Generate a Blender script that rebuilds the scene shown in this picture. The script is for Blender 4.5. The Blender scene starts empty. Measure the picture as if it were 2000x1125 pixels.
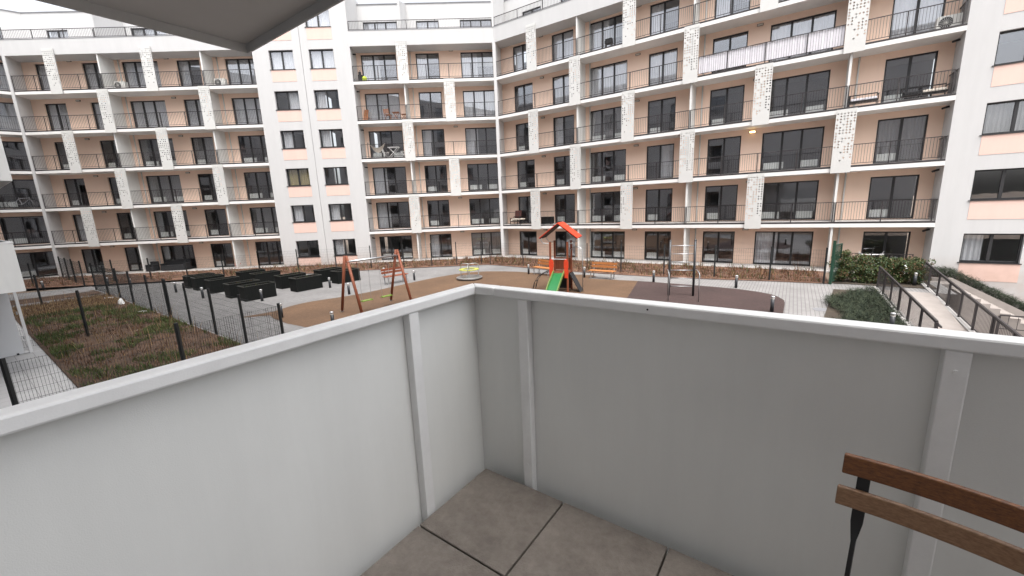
import bpy, bmesh, math, random
from math import radians as R, sin, cos, tan, pi
from mathutils import Matrix, Vector, noise
random.seed(11)
sc = bpy.context.scene
col = sc.collection

# ------------------------------------------------------------------ camera, sky, sun, exposure
CAMZ = 4.2
PITCH, ROLL, FPX = R(11.3456), R(-2.3281), 794.2
fw = Vector((0, cos(PITCH), -sin(PITCH)))
up0 = Vector((0, sin(PITCH), cos(PITCH))); rt0 = Vector((1, 0, 0))
rt = cos(ROLL) * rt0 + sin(ROLL) * up0
up = cos(ROLL) * up0 - sin(ROLL) * rt0
cd = bpy.data.cameras.new('camera'); cam = bpy.data.objects.new('camera', cd); col.objects.link(cam)
M = Matrix.Identity(4)
for i in range(3):
    M[i][0], M[i][1], M[i][2] = rt[i], up[i], -fw[i]
M[0][3], M[1][3], M[2][3] = 0, 0, CAMZ
cam.matrix_world = M
cd.sensor_width = 36; cd.lens = FPX / 2000 * 36; cd.clip_start = .05; cd.clip_end = 2000
sc.camera = cam

SUN_EL, SUN_AZ = 68, 172        # elevation, compass azimuth (0 = +Y, clockwise)
w = bpy.data.worlds.new('World'); sc.world = w; w.use_nodes = True
nt = w.node_tree; bg = nt.nodes['Background']
sky = nt.nodes.new('ShaderNodeTexSky'); sky.sky_type = 'NISHITA'; sky.sun_disc = False
sky.sun_elevation = R(SUN_EL); sky.sun_rotation = R(SUN_AZ)
sky.air_density = 1.0; sky.dust_density = 6.0; sky.ozone_density = 1.0
hs = nt.nodes.new('ShaderNodeHueSaturation'); hs.inputs['Saturation'].default_value = .24
nt.links.new(sky.outputs[0], hs.inputs['Color']); nt.links.new(hs.outputs[0], bg.inputs[0])
bg.inputs[1].default_value = .15
sd = bpy.data.lights.new('sun', 'SUN'); sun = bpy.data.objects.new('sun', sd); col.objects.link(sun)
sd.energy = .6; sd.angle = R(60); sd.color = (1, .96, .9)
sdir = Vector((sin(R(SUN_AZ)) * cos(R(SUN_EL)), cos(R(SUN_AZ)) * cos(R(SUN_EL)), sin(R(SUN_EL))))
sun.rotation_euler = sdir.to_track_quat('Z', 'Y').to_euler(); sun.location = sdir * 60
sc.view_settings.view_transform = 'Standard'; sc.view_settings.look = 'None'
sc.view_settings.gamma = 1; sc.view_settings.exposure = 1.55; sc.view_settings.use_curve_mapping = False

# ------------------------------------------------------------------ materials
def mat(name, c, rough=.8, var=.0, vscale=3., bump=.0, bscale=60., metal=0., c2=None, spec=.5, stretch=None, emit=None, macro=None):
    m = bpy.data.materials.new(name); m.use_nodes = True
    n = m.node_tree; b = n.nodes['Principled BSDF']
    b.inputs['Base Color'].default_value = (*c, 1); b.inputs['Roughness'].default_value = rough
    b.inputs['Metallic'].default_value = metal; b.inputs['Specular IOR Level'].default_value = spec
    tc = n.nodes.new('ShaderNodeTexCoord'); src = tc.outputs['Object']
    if stretch:
        mp = n.nodes.new('ShaderNodeMapping'); mp.inputs['Scale'].default_value = stretch
        n.links.new(src, mp.inputs[0]); src = mp.outputs[0]
    if var or c2:
        t = n.nodes.new('ShaderNodeTexNoise'); t.inputs['Scale'].default_value = vscale; t.inputs['Detail'].default_value = 6
        t.inputs['Roughness'].default_value = .65
        n.links.new(src, t.inputs['Vector'])
        r = n.nodes.new('ShaderNodeValToRGB'); r.color_ramp.elements[0].position = .32; r.color_ramp.elements[1].position = .68
        a = c if c2 else tuple(x * (1 - var) for x in c); z = c2 if c2 else tuple(min(1, x * (1 + var)) for x in c)
        r.color_ramp.elements[0].color = (*a, 1); r.color_ramp.elements[1].color = (*z, 1)
        n.links.new(t.outputs['Fac'], r.inputs[0]); n.links.new(r.outputs[0], b.inputs['Base Color'])
    if macro:
        sc_, st_, lo, hi = macro
        mp2 = n.nodes.new('ShaderNodeMapping'); mp2.inputs['Scale'].default_value = st_; n.links.new(tc.outputs['Object'], mp2.inputs[0])
        t3 = n.nodes.new('ShaderNodeTexNoise'); t3.inputs['Scale'].default_value = sc_; t3.inputs['Detail'].default_value = 8; t3.inputs['Roughness'].default_value = .68
        n.links.new(mp2.outputs[0], t3.inputs['Vector'])
        mr = n.nodes.new('ShaderNodeMapRange'); mr.inputs[1].default_value = .33; mr.inputs[2].default_value = .67; mr.inputs[3].default_value = lo; mr.inputs[4].default_value = hi
        n.links.new(t3.outputs['Fac'], mr.inputs[0])
        mx = n.nodes.new('ShaderNodeMix'); mx.data_type = 'RGBA'; mx.blend_type = 'MULTIPLY'; mx.inputs[0].default_value = 1
        if b.inputs['Base Color'].is_linked: n.links.new(b.inputs['Base Color'].links[0].from_socket, mx.inputs[6])
        else: mx.inputs[6].default_value = (*c, 1)
        n.links.new(mr.outputs[0], mx.inputs[7]); n.links.new(mx.outputs[2], b.inputs['Base Color'])
    if bump:
        t = n.nodes.new('ShaderNodeTexNoise'); t.inputs['Scale'].default_value = bscale; t.inputs['Detail'].default_value = 4
        n.links.new(src, t.inputs['Vector'])
        bp = n.nodes.new('ShaderNodeBump'); bp.inputs['Strength'].default_value = bump; bp.inputs['Distance'].default_value = .01
        n.links.new(t.outputs['Fac'], bp.inputs['Height']); n.links.new(bp.outputs[0], b.inputs['Normal'])
    if emit:
        b.inputs['Emission Color'].default_value = (*emit[0], 1); b.inputs['Emission Strength'].default_value = emit[1]
    return m

def glass(name, tint, ior):
    m = bpy.data.materials.new(name); m.use_nodes = True; n = m.node_tree; n.nodes.clear()
    o = n.nodes.new('ShaderNodeOutputMaterial'); mx = n.nodes.new('ShaderNodeMixShader')
    tr = n.nodes.new('ShaderNodeBsdfTransparent'); tr.inputs[0].default_value = (*tint, 1)
    gl = n.nodes.new('ShaderNodeBsdfGlossy'); gl.inputs['Roughness'].default_value = .012; gl.inputs[0].default_value = (.94, .95, 1, 1)
    lw = n.nodes.new('ShaderNodeLayerWeight'); lw.inputs['Blend'].default_value = .5
    pw_ = n.nodes.new('ShaderNodeMath'); pw_.operation = 'POWER'; pw_.inputs[1].default_value = 5; n.links.new(lw.outputs['Facing'], pw_.inputs[0])
    fr = n.nodes.new('ShaderNodeMath'); fr.operation = 'MULTIPLY_ADD'; fr.inputs[1].default_value = 1 - ior; fr.inputs[2].default_value = ior; n.links.new(pw_.outputs[0], fr.inputs[0])
    tc = n.nodes.new('ShaderNodeTexCoord'); t = n.nodes.new('ShaderNodeTexNoise'); t.inputs['Scale'].default_value = .9
    bp = n.nodes.new('ShaderNodeBump'); bp.inputs['Strength'].default_value = .05; bp.inputs['Distance'].default_value = .03
    n.links.new(tc.outputs['Object'], t.inputs['Vector']); n.links.new(t.outputs['Fac'], bp.inputs['Height']); n.links.new(bp.outputs[0], gl.inputs['Normal'])
    n.links.new(fr.outputs[0], mx.inputs[0]); n.links.new(tr.outputs[0], mx.inputs[1]); n.links.new(gl.outputs[0], mx.inputs[2])
    n.links.new(mx.outputs[0], o.inputs[0]); return m

def brickmat(name, c, c2, mortar, ang, bw, bh, off=.5, msize=.012, rough=.85):
    m = mat(name, c, rough); n = m.node_tree; b = n.nodes['Principled BSDF']
    tc = n.nodes.new('ShaderNodeTexCoord'); mp = n.nodes.new('ShaderNodeMapping'); mp.inputs['Rotation'].default_value = (0, 0, -ang)
    br = n.nodes.new('ShaderNodeTexBrick'); br.offset = off
    br.inputs['Color1'].default_value = (*c, 1); br.inputs['Color2'].default_value = (*c2, 1); br.inputs['Mortar'].default_value = (*mortar, 1)
    br.inputs['Scale'].default_value = 1; br.inputs['Mortar Size'].default_value = msize
    br.inputs['Brick Width'].default_value = bw; br.inputs['Row Height'].default_value = bh
    n.links.new(tc.outputs['Object'], mp.inputs[0]); n.links.new(mp.outputs[0], br.inputs['Vector'])
    t = n.nodes.new('ShaderNodeTexNoise'); t.inputs['Scale'].default_value = .7; t.inputs['Detail'].default_value = 7
    n.links.new(tc.outputs['Object'], t.inputs['Vector'])
    mr = n.nodes.new('ShaderNodeMapRange'); mr.inputs[1].default_value = .3; mr.inputs[2].default_value = .7; mr.inputs[3].default_value = .82; mr.inputs[4].default_value = 1.08
    n.links.new(t.outputs['Fac'], mr.inputs[0])
    mx = n.nodes.new('ShaderNodeMix'); mx.data_type = 'RGBA'; mx.blend_type = 'MULTIPLY'; mx.inputs[0].default_value = 1
    n.links.new(br.outputs['Color'], mx.inputs[6]); n.links.new(mr.outputs[0], mx.inputs[7]); n.links.new(mx.outputs[2], b.inputs['Base Color'])
    return m

def plaster(name, c, streak=.06):
    m = mat(name, c, .9, bump=.25, bscale=90); n = m.node_tree; b = n.nodes['Principled BSDF']
    tc = n.nodes.new('ShaderNodeTexCoord'); mp = n.nodes.new('ShaderNodeMapping'); mp.inputs['Scale'].default_value = (1.3, 1.3, .18)
    t = n.nodes.new('ShaderNodeTexNoise'); t.inputs['Scale'].default_value = 1.4; t.inputs['Detail'].default_value = 8; t.inputs['Roughness'].default_value = .7
    n.links.new(tc.outputs['Object'], mp.inputs[0]); n.links.new(mp.outputs[0], t.inputs['Vector'])
    r = n.nodes.new('ShaderNodeValToRGB'); r.color_ramp.elements[0].position = .3; r.color_ramp.elements[1].position = .62
    r.color_ramp.elements[0].color = (*[x * (1 - 2 * streak) for x in c], 1); r.color_ramp.elements[1].color = (*c, 1)
    n.links.new(t.outputs['Fac'], r.inputs[0])
    # mud splash and weathering low on the wall
    sx = n.nodes.new('ShaderNodeSeparateXYZ'); n.links.new(tc.outputs['Object'], sx.inputs[0])
    mr = n.nodes.new('ShaderNodeMapRange'); mr.inputs[1].default_value = 1.1; mr.inputs[2].default_value = 0.05; mr.inputs[3].default_value = 0; mr.inputs[4].default_value = 1
    n.links.new(sx.outputs[2], mr.inputs[0])
    t2 = n.nodes.new('ShaderNodeTexNoise'); t2.inputs['Scale'].default_value = 2.6; t2.inputs['Detail'].default_value = 8
    n.links.new(tc.outputs['Object'], t2.inputs['Vector'])
    mu = n.nodes.new('ShaderNodeMath'); mu.operation = 'MULTIPLY'; n.links.new(mr.outputs[0], mu.inputs[0]); n.links.new(t2.outputs['Fac'], mu.inputs[1]); mr.inputs[4].default_value = .55
    mx = n.nodes.new('ShaderNodeMix'); mx.data_type = 'RGBA'; n.links.new(mu.outputs[0], mx.inputs[0])
    n.links.new(r.outputs[0], mx.inputs[6]); mx.inputs[7].default_value = (.36, .22, .15, 1)
    n.links.new(mx.outputs[2], b.inputs['Base Color']); return m

MT = {}
MT['white'] = plaster('white_plaster', (.52, .517, .515), .03)
MT['peach'] = plaster('peach_plaster', (.85, .64, .515), .02)
MT['panelp'] = plaster('pink_peach_light_offset', (.70, .50, .435), .03)  # pinker than the wall, and darkened to offset the stronger light out front
MT['slab'] = mat('painted_concrete_slab', (.70, .69, .675), .85, .05, 1.2, .15)
MT['soffit'] = mat('soffit_paint', (.66, .64, .61), .9, .04, 1.)
MT['fin'] = plaster('partition_plaster', (.66, .66, .64), .02)
MT['anth'] = mat('anthracite_frame', (.022, .022, .024), .45)
MT['rail'] = mat('dark_railing_paint', (.03, .025, .026), .5)
MT['screen'] = mat('perforated_metal_sheet', (.56, .557, .54), .5, .03, 4)
MT['floor'] = mat('balcony_floor_tile', (.5, .48, .46), .9, .1, 6)
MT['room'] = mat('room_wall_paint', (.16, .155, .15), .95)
MT['roomdk'] = mat('room_floor', (.12, .09, .07), .9)
MT['glass'] = glass('window_glass', (.95, .96, .96), .13)
MT['curtain'] = mat('white_curtain', (.66, .65, .67), .95, .12, 14, stretch=(6, 1, .05))
MT['yellowc'] = mat('ochre_curtain', (.36, .29, .14), .95, .12, 14, stretch=(6, 1, .05))
MT['greyc'] = mat('grey_curtain', (.25, .24, .24), .95, .15, 14, stretch=(6, 1, .05))
MT['radiator'] = mat('white_radiator', (.8, .8, .77), .4)
MT['lamp'] = mat('lamp_housing', (.16, .12, .10), .5)
MT['lampglass'] = mat('lamp_diffuser', (.6, .57, .52), .4)
MT['lamplit'] = mat('lamp_lit', (.9, .7, .4), .4, emit=((1, .62, .22), 9))
MT['coping'] = mat('grey_metal_coping', (.20, .20, .21), .5)
MT['paver'] = brickmat('grey_pavers', (.235, .226, .222), (.21, .203, .198), (.12, .115, .112), R(-34.7 + 90), .24, .13, .5, .011)
MT['plaza'] = brickmat('plaza_pavers', (.195, .19, .188), (.165, .16, .158), (.13, .125, .123), R(-35.7), .2, .1, .5, .006)
MT['kerb'] = mat('concrete_kerb', (.36, .345, .33), .9, .1, 3, .3)
MT['conc'] = mat('pale_concrete', (.28, .25, .23), .9, .1, 2., .25)
MT['terrace'] = brickmat('terrace_slabs', (.42, .415, .41), (.39, .385, .38), (.24, .235, .23), R(-35.7), .4, .4, 0, .008)
MT['soil'] = mat('mulch_soil', (.075, .036, .022), .95, bump=.8, bscale=25, c2=(.15, .08, .05), vscale=1.6, macro=(.8, (1, 1, 1), .65, 1.25))
MT['dsoil'] = mat('dark_humus', (.03, .022, .016), .95, bump=.8, bscale=25, c2=(.06, .045, .03), vscale=3)
MT['lawn'] = mat('weedy_ground', (.03, .017, .010), .95, bump=1., bscale=14, c2=(.10, .056, .033), vscale=2.6)
MT['brown'] = mat('brown_rubber', (.085, .048, .026), .95, bump=.5, bscale=120, c2=(.122, .069, .037), vscale=9, macro=(.45, (1, 1, 1), .78, 1.15))
MT['purple'] = mat('dark_red_rubber', (.036, .020, .018), .95, bump=.5, bscale=120, c2=(.052, .031, .028), vscale=9, macro=(.45, (1, 1, 1), .8, 1.2))
MT['earth'] = mat('earth', (.16, .12, .09), .95, .2, .5)
MT['black'] = mat('black_planter_plastic', (.006, .007, .0065), .6, spec=.2, bump=.2, bscale=8)
MT['psoil'] = mat('planter_soil', (.05, .035, .025), .95, .3, 12)
MT['boll'] = mat('bollard_metal', (.022, .024, .028), .4)
MT['bollcap'] = mat('bollard_steel_cap', (.62, .62, .63), .3, metal=.8)
MT['fence'] = mat('fence_paint', (.012, .014, .015), .5)
MT['green'] = mat('green_gate_paint', (.012, .05, .03), .5)
MT['swood'] = mat('stained_timber', (.19, .052, .022), .6, .25, 3, stretch=(9, 9, .8))
MT['owood'] = mat('orange_bench_timber', (.36, .145, .045), .55, .2, 3, stretch=(3, 3, 12))
MT['steel'] = mat('galvanised_steel', (.45, .46, .47), .38, metal=.85)
MT['maroon'] = mat('roof_underside_shade', (.035, .012, .01), .7)  # shade under the red playhouse roof, painted as a dark colour
MT['red'] = mat('red_orange_panel', (.55, .045, .014), .5, .12, 6)
MT['slide'] = mat('green_slide_plastic', (.010, .13, .035), .4)
MT['lime'] = mat('lime_rubber', (.15, .23, .035), .5)
MT['hpl'] = mat('white_parapet_panel', (.74, .745, .725), .4, .02, 1.6, .10, 320, macro=(3.2, (1, 1, .12), .95, 1.02))
MT['hplrail'] = mat('white_painted_rail', (.76, .76, .755), .42, .02, 6, .05, 200, macro=(7, (1, 1, 1), .93, 1.02))
MT['tile'] = mat('concrete_balcony_tile', (.125, .107, .092), .9, bump=.5, bscale=160, c2=(.19, .167, .146), vscale=14, macro=(2.3, (1, 1, 1), .8, 1.18))
MT['gap'] = mat('dark_gap', (.03, .03, .03), .95)
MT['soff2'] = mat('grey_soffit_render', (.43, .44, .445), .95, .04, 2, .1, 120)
MT['slat1'] = mat('dark_acacia_slat', (.19, .072, .02), .4, bump=.3, bscale=30, c2=(.07, .024, .008), vscale=7, stretch=(2.2, 16, 40))
MT['slat2'] = mat('acacia_slat_sheen', (.27, .16, .09), .36, bump=.3, bscale=30, c2=(.15, .078, .04), vscale=7, stretch=(2.2, 16, 40))  # paler than the top slat: reflected light painted into the wood
MT['iron'] = mat('black_iron', (.008, .008, .009), .5)
MT['whitepl'] = mat('white_plastic', (.75, .75, .74), .45)
MT['acgrey'] = mat('air_conditioner_shell', (.6, .59, .56), .5)
MT['dark'] = mat('dark_textile', (.018, .018, .02), .85)
MT['chairw'] = mat('teak', (.30, .12, .05), .6, .2, 5)
MT['cloth'] = mat('cream_cloth', (.66, .6, .52), .95, .1, 12)
MT['fabric'] = mat('pale_privacy_cloth', (.74, .72, .76), .95, .05, 5)
MT['gr1'] = mat('grass_green', (.06, .085, .02), .8); MT['gr2'] = mat('grass_straw', (.24, .16, .08), .9); MT['gr3'] = mat('grass_brown', (.095, .048, .026), .9)
MT['lf1'] = mat('leaf_green', (.03, .058, .015), .6); MT['lf2'] = mat('leaf_olive', (.07, .085, .022), .6); MT['lf3'] = mat('leaf_rust', (.16, .08, .04), .7)
MT['jn1'] = mat('juniper_dark', (.012, .021, .009), .9); MT['jn2'] = mat('juniper_mid', (.036, .046, .022), .9)
MT['dr1'] = mat('dry_stem_rust', (.15, .062, .03), .9); MT['dr2'] = mat('dry_stem_tan', (.30, .18, .10), .9); MT['dr3'] = mat('dry_stem_dark', (.085, .04, .022), .9)
MT['door'] = mat('panel_door_white', (.66, .67, .68), .5)

# ------------------------------------------------------------------ mesh helpers
class MB:
    def __init__(s): s.v = []; s.f = []; s.mi = []
    def face(s, pts, mi=0):
        k = len(s.v); s.v += [tuple(p) for p in pts]; s.f.append(tuple(range(k, k + len(pts)))); s.mi.append(mi)
    def box(s, x0, x1, y0, y1, z0, z1, mi=0):
        return s.trap(x0, x1, y0, y1, z0, z1, 0, 0, mi)
    def trap(s, x0, x1, y0, y1, z0, z1, e0=0, e1=0, mi=0):
        # box whose ends lean outwards with y (plan trapezoid); e0/e1 = tan of end angle measured from y = 0
        k = len(s.v)
        P = [(x0 - y0 * e0, y0), (x1 + y0 * e1, y0), (x1 + y1 * e1, y1), (x0 - y1 * e0, y1)]
        s.v += [(x, y, z0) for x, y in P] + [(x, y, z1) for x, y in P]
        for f in ((3, 2, 1, 0), (4, 5, 6, 7), (0, 1, 5, 4), (1, 2, 6, 5), (2, 3, 7, 6), (3, 0, 4, 7)):
            s.f.append(tuple(k + i for i in f)); s.mi.append(mi)
    def prism(s, poly, z0, z1, mi=0):
        k = len(s.v); n = len(poly)
        s.v += [(p[0], p[1], z0) for p in poly] + [(p[0], p[1], z1) for p in poly]
        s.f.append(tuple(k + i for i in reversed(range(n)))); s.f.append(tuple(k + n + i for i in range(n))); s.mi += [mi, mi]
        for i in range(n):
            j = (i + 1) % n; s.f.append((k + i, k + j, k + n + j, k + n + i)); s.mi.append(mi)
    def tube(s, pts, r, n=8, mi=0, caps=True):
        pts = [Vector(p) for p in pts]; rr = r if isinstance(r, (list, tuple)) else [r] * len(pts)
        k0 = len(s.v)
        for i, p in enumerate(pts):
            a = pts[max(i - 1, 0)]; b = pts[min(i + 1, len(pts) - 1)]; d = (b - a).normalized()
            h = Vector((0, 0, 1)) if abs(d.z) < .9 else Vector((1, 0, 0))
            u = d.cross(h).normalized(); v = d.cross(u)
            for j in range(n):
                t = 2 * pi * (j + .5) / n; s.v.append(tuple(p + (u * cos(t) + v * sin(t)) * rr[i]))
        for i in range(len(pts) - 1):
            for j in range(n):
                a = k0 + i * n + j; b = k0 + i * n + (j + 1) % n
                s.f.append((a, b, b + n, a + n)); s.mi.append(mi)
        if caps:
            s.f.append(tuple(k0 + j for j in reversed(range(n)))); s.mi.append(mi)
            e = k0 + (len(pts) - 1) * n; s.f.append(tuple(e + j for j in range(n))); s.mi.append(mi)
    def bar(s, a, b, w, h, mi=0):
        # rectangular bar between two points, w = horizontal width, h = other side
        a = Vector(a); b = Vector(b); d = (b - a).normalized()
        hh = Vector((0, 0, 1)) if abs(d.z) < .95 else Vector((0, 1, 0))
        u = d.cross(hh).normalized() * w / 2; v = d.cross(u).normalized() * h / 2
        k = len(s.v)
        for p in (a, b): s.v += [tuple(p + x) for x in (u + v, u - v, -u - v, -u + v)]
        for f in ((0, 1, 2, 3), (7, 6, 5, 4), (0, 4, 5, 1), (1, 5, 6, 2), (2, 6, 7, 3), (3, 7, 4, 0)):
            s.f.append(tuple(k + i for i in f)); s.mi.append(mi)
    def lathe(s, prof, n=20, mi=0):
        k = len(s.v); m = len(prof)
        for r, z in prof:
            for j in range(n): t = 2 * pi * j / n; s.v.append((r * cos(t), r * sin(t), z))
        for i in range(m - 1):
            for j in range(n):
                a = k + i * n + j; b = k + i * n + (j + 1) % n; s.f.append((a, b, b + n, a + n)); s.mi.append(mi)
        s.f.append(tuple(k + j for j in reversed(range(n)))); s.f.append(tuple(k + (m - 1) * n + j for j in range(n))); s.mi += [mi, mi]
    def mesh(s, name, mats, smooth=False):
        me = bpy.data.meshes.new(name); me.from_pydata(s.v, [], s.f)
        for m in (mats if isinstance(mats, (list, tuple)) else [mats]): me.materials.append(MT[m] if isinstance(m, str) else m)
        if any(s.mi): me.polygons.foreach_set('material_index', s.mi)
        if smooth: me.polygons.foreach_set('use_smooth', [True] * len(me.polygons))
        me.update(); return me
    def build(s, name, mats, parent=None, smooth=False, bevel=0, loc=None):
        o = bpy.data.objects.new(name, s.mesh(name, mats, smooth)); col.objects.link(o); o.parent = parent
        if loc: o.location = loc
        if bevel:
            b = o.modifiers.new('bevel', 'BEVEL'); b.width = bevel; b.segments = 2; b.limit_method = 'ANGLE'
        return o

def put(name, me, parent=None, loc=(0, 0, 0), rz=0):
    o = bpy.data.objects.new(name, me); col.objects.link(o); o.parent = parent; o.location = loc; o.rotation_euler.z = rz; return o
def empty(name, loc=(0, 0, 0), rz=0):
    o = bpy.data.objects.new(name, None); col.objects.link(o); o.location = loc; o.rotation_euler.z = rz; o.empty_display_size = .3; return o
def tag(o, label, cat, group=None):
    o['label'] = label; o['category'] = cat
    if group: o['group'] = group
    return o
def struct(o): o['kind'] = 'structure'; return o
def stuff(o): o['kind'] = 'stuff'; return o
def copy_tree(o, parent=None):
    c = o.copy(); col.objects.link(c); c.parent = parent
    for ch in list(o.children): copy_tree(ch, c)
    return c

def smooth_poly(pts, n=6):
    out = []; L = len(pts)
    for i in range(L):
        p0, p1, p2, p3 = (Vector((*pts[(i + k) % L], 0)) for k in (-1, 0, 1, 2))
        for k in range(n):
            t = k / n
            q = .5 * ((2 * p1) + (-p0 + p2) * t + (2 * p0 - 5 * p1 + 4 * p2 - p3) * t * t + (-p0 + 3 * p1 - 3 * p2 + p3) * t ** 3)
            out.append((q.x, q.y))
    return out
def sheet(name, poly, z, m, parent=None):
    bm = bmesh.new(); vs = [bm.verts.new((x, y, z)) for x, y in poly]; f = bm.faces.new(vs)
    bm.normal_update()
    if f.normal.z < 0: f.normal_flip()
    bmesh.ops.triangulate(bm, faces=bm.faces[:])
    me = bpy.data.meshes.new(name); bm.to_mesh(me); bm.free(); me.materials.append(MT[m])
    o = bpy.data.objects.new(name, me); col.objects.link(o); o.parent = parent; return o

# frames ---------------------------------------------------------------------------------
AB = Vector((-37.18, 33.44)); DE = Vector((-.66, 34.67)); EF = Vector((20.715, 19.87))
aBD = math.atan2(DE.y - AB.y, DE.x - AB.x); aE = math.atan2(EF.y - DE.y, EF.x - DE.x); aA = R(38)
LBD = (DE - AB).length; LE = (EF - DE).length
def fr(O, a):
    u = Vector((cos(a), sin(a))); n = Vector((-sin(a), cos(a)))
    return lambda s, y: tuple(O + u * s + n * y)
toBD = fr(AB, aBD); toE = fr(DE, aE)
aH = R(-35.75); toH = fr(Vector((0, 0)), aH)
uH = Vector((cos(aH), sin(aH))); nH = Vector((-sin(aH), cos(aH)))
def inH(x, y): p = Vector((x, y)); return p.dot(uH), p.dot(nH)

ST = 2.9; W = 1.4; PB, PT = 16.70, 17.78; RF = 20.85; SB = 3.0
def flo(k): return ST * k - .2 if k else .03
def cei(k): return ST * (k + 1) - .51 if k < 5 else PB

# ================================================================== SETTING: ground
GN = []
# ground sheet with a sunken cut beside the ramp (E frame: s 23.6..60, m 4.8..20)
def Epoly(pts): return [toE(s, -m) for s, m in pts]
RS0, RS1, RM0 = 23.62, 25.2, 4.85
g = MB()
for a in ([(-400, -400), (RS0, -400), (RS0, 400), (-400, 400)], [(RS0, -400), (400, -400), (400, -1.5), (RS0, -1.5)],
          [(RS0, -1.5), (RS1 + .2, -1.5), (RS1 + .2, RM0), (RS0, RM0)],
          [(RS0, 22), (400, 22), (400, 400), (RS0, 400)]):
    g.face([(*toE(s, -m), -.03) for s, m in a][::-1])
struct(g.build('ground', 'earth'))
# lower yard beyond the ramp
g = MB(); g.face([(*toE(s, -m), -2.6) for s, m in [(RS0, -1.5), (400, -1.5), (400, 22), (RS0, 22)]][::-1])
struct(g.build('lower_yard', 'conc'))
# pavements
plz = [toH(-60, 5.3), toH(2, 5.3), toE(RS0, -13.5), toE(RS0, -RM0), toE(26, -RM0), toE(26, -2.2), toE(22, -3.9), toE(0, -3.6), toBD(36.5, -3.6), toBD(0, -3.6), toBD(-14, -9)]
struct(sheet('plaza_pavement', plz, 0, 'plaza'))
rp = [toE(9, -4.5), toE(16, -4.5), toE(22, -4.2), toE(26, -2.0), toE(26, -RM0), toE(RS0, -RM0), toE(RS0, -13.5), toE(12, -14.5), toE(7, -9.5)]
struct(sheet('right_pavement', rp, .004, 'paver'))
lp = [toH(-60, -3), toH(-9, -3), toH(-9, 1.42), toH(-60, 1.42)]
struct(sheet('terrace_pavement', lp, .006, 'terrace'))
for a, b, nm in ((-34.6, -33.6, 'garden_path'), (-39.6, -36.6, 'garden_path')):
    struct(sheet(nm, [toH(a - (1.2 if a < -38 else 0), 1.2), toH(b - (.6 if a < -38 else 0), 1.2), toH(b + .6, 5.5), toH(a + .6, 5.5)], .024, 'plaza'))

brown = smooth_poly([(-10.51, 17.08), (-10.68, 17.9), (-10.06, 19.4), (-8.06, 20.95), (-6.03, 23.64), (-4.4, 25.6), (-2.41, 26.9), (0.04, 26.4), (1.95, 24.99), (4.36, 22.75)]) + \
    [(4.36, 22.75), (6.77, 21.42), (5.06, 17.52), (3.0, 12.8), (-2, 12.6), (-5.2, 13.5), (-7.82, 14.89), (-8.99, 15.61), (-9.96, 16.43)]
# keep the closing stretch straight: drop the spline tail between the last and first control points
n6 = 6; brown = brown[:9 * n6 + 1] + brown[10 * n6 + 1:]
struct(sheet('brown_rubber_surface', brown, .008, 'brown'))
purple = [(6.77, 21.42), (7.35, 21.02), (7.93, 20.57), (8.9, 19.85), (9.84, 19.09), (10.5, 18.5), (11.02, 17.78), (11.25, 17.2), (11.23, 16.69), (11.08, 16.1), (10.81, 15.64), (9.81, 14.22), (8.4, 13.0), (6.5, 12.3), (3.0, 12.5), (5.06, 17.52)]
struct(sheet('dark_red_rubber_surface', purple, .010, 'purple'))

def bumpy(name, poly_fn, nx, ny, m, amp, z0):
    # grid patch: poly_fn(u, v) -> (x, y)
    b = MB()
    for j in range(ny + 1):
        for i in range(nx + 1):
            x, y = poly_fn(i / nx, j / ny)
            e = min(i, nx - i, j, ny - j) > 0
            h = (noise.noise((x * .9, y * .9, 3)) * .6 + noise.noise((x * 2.7, y * 2.7, 7)) * .4) * amp if e else 0
            b.v.append((x, y, z0 + h))
    for j in range(ny):
        for i in range(nx):
            k = j * (nx + 1) + i; b.f.append((k, k + 1, k + nx + 2, k + nx + 1)); b.mi.append(0)
    return b.build(name, m, smooth=True)
# planting beds in front of the wings
mE = [(-1.7, 4.9), (1.2, 4.35), (3.9, 4.6), (6.8, 5.0), (10, 5.2), (13.3, 5.2), (16.9, 4.9), (19.8, 4.4), (21.9, 4.2)]
def lerp_tab(t, s):
    for (a, x), (b, y) in zip(t, t[1:]):
        if s <= b: return x + (y - x) * max(0, min(1, (s - a) / (b - a)))
    return t[-1][1]
struct(bumpy('planting_bed', lambda u, v: toE(-1.7 + 23.6 * u, -(.35 + (lerp_tab(mE, -1.7 + 23.6 * u) - .35) * v)), 90, 16, 'soil', .06, .03))
mB = [(-1.5, 5.5), (4, 6.3), (12, 5.6), (17, 4.8), (22.4, 5.0), (27.6, 4.6), (33.4, 4.6), (36.2, 4.6)]
struct(bumpy('planting_bed', lambda u, v: toBD(-1.5 + 37.7 * u, -(.35 + (lerp_tab(mB, -1.5 + 37.7 * u) - .35) * v)), 130, 16, 'soil', .06, .034))
struct(bumpy('weedy_lawn', lambda u, v: toH(-33.4 + 24.4 * u, 1.42 + 3.86 * v), 130, 24, 'lawn', .14, .04))
struct(bumpy('weedy_lawn', lambda u, v: toH(-36.6 + 2.2 * u, 1.42 + 3.8 * v), 14, 24, 'lawn', .08, .035))
struct(bumpy('shrub_bed', lambda u, v: toE(22.1 + 3.5 * u, -(.4 + 3.6 * v)), 20, 20, 'dsoil', .05, .03))

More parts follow.
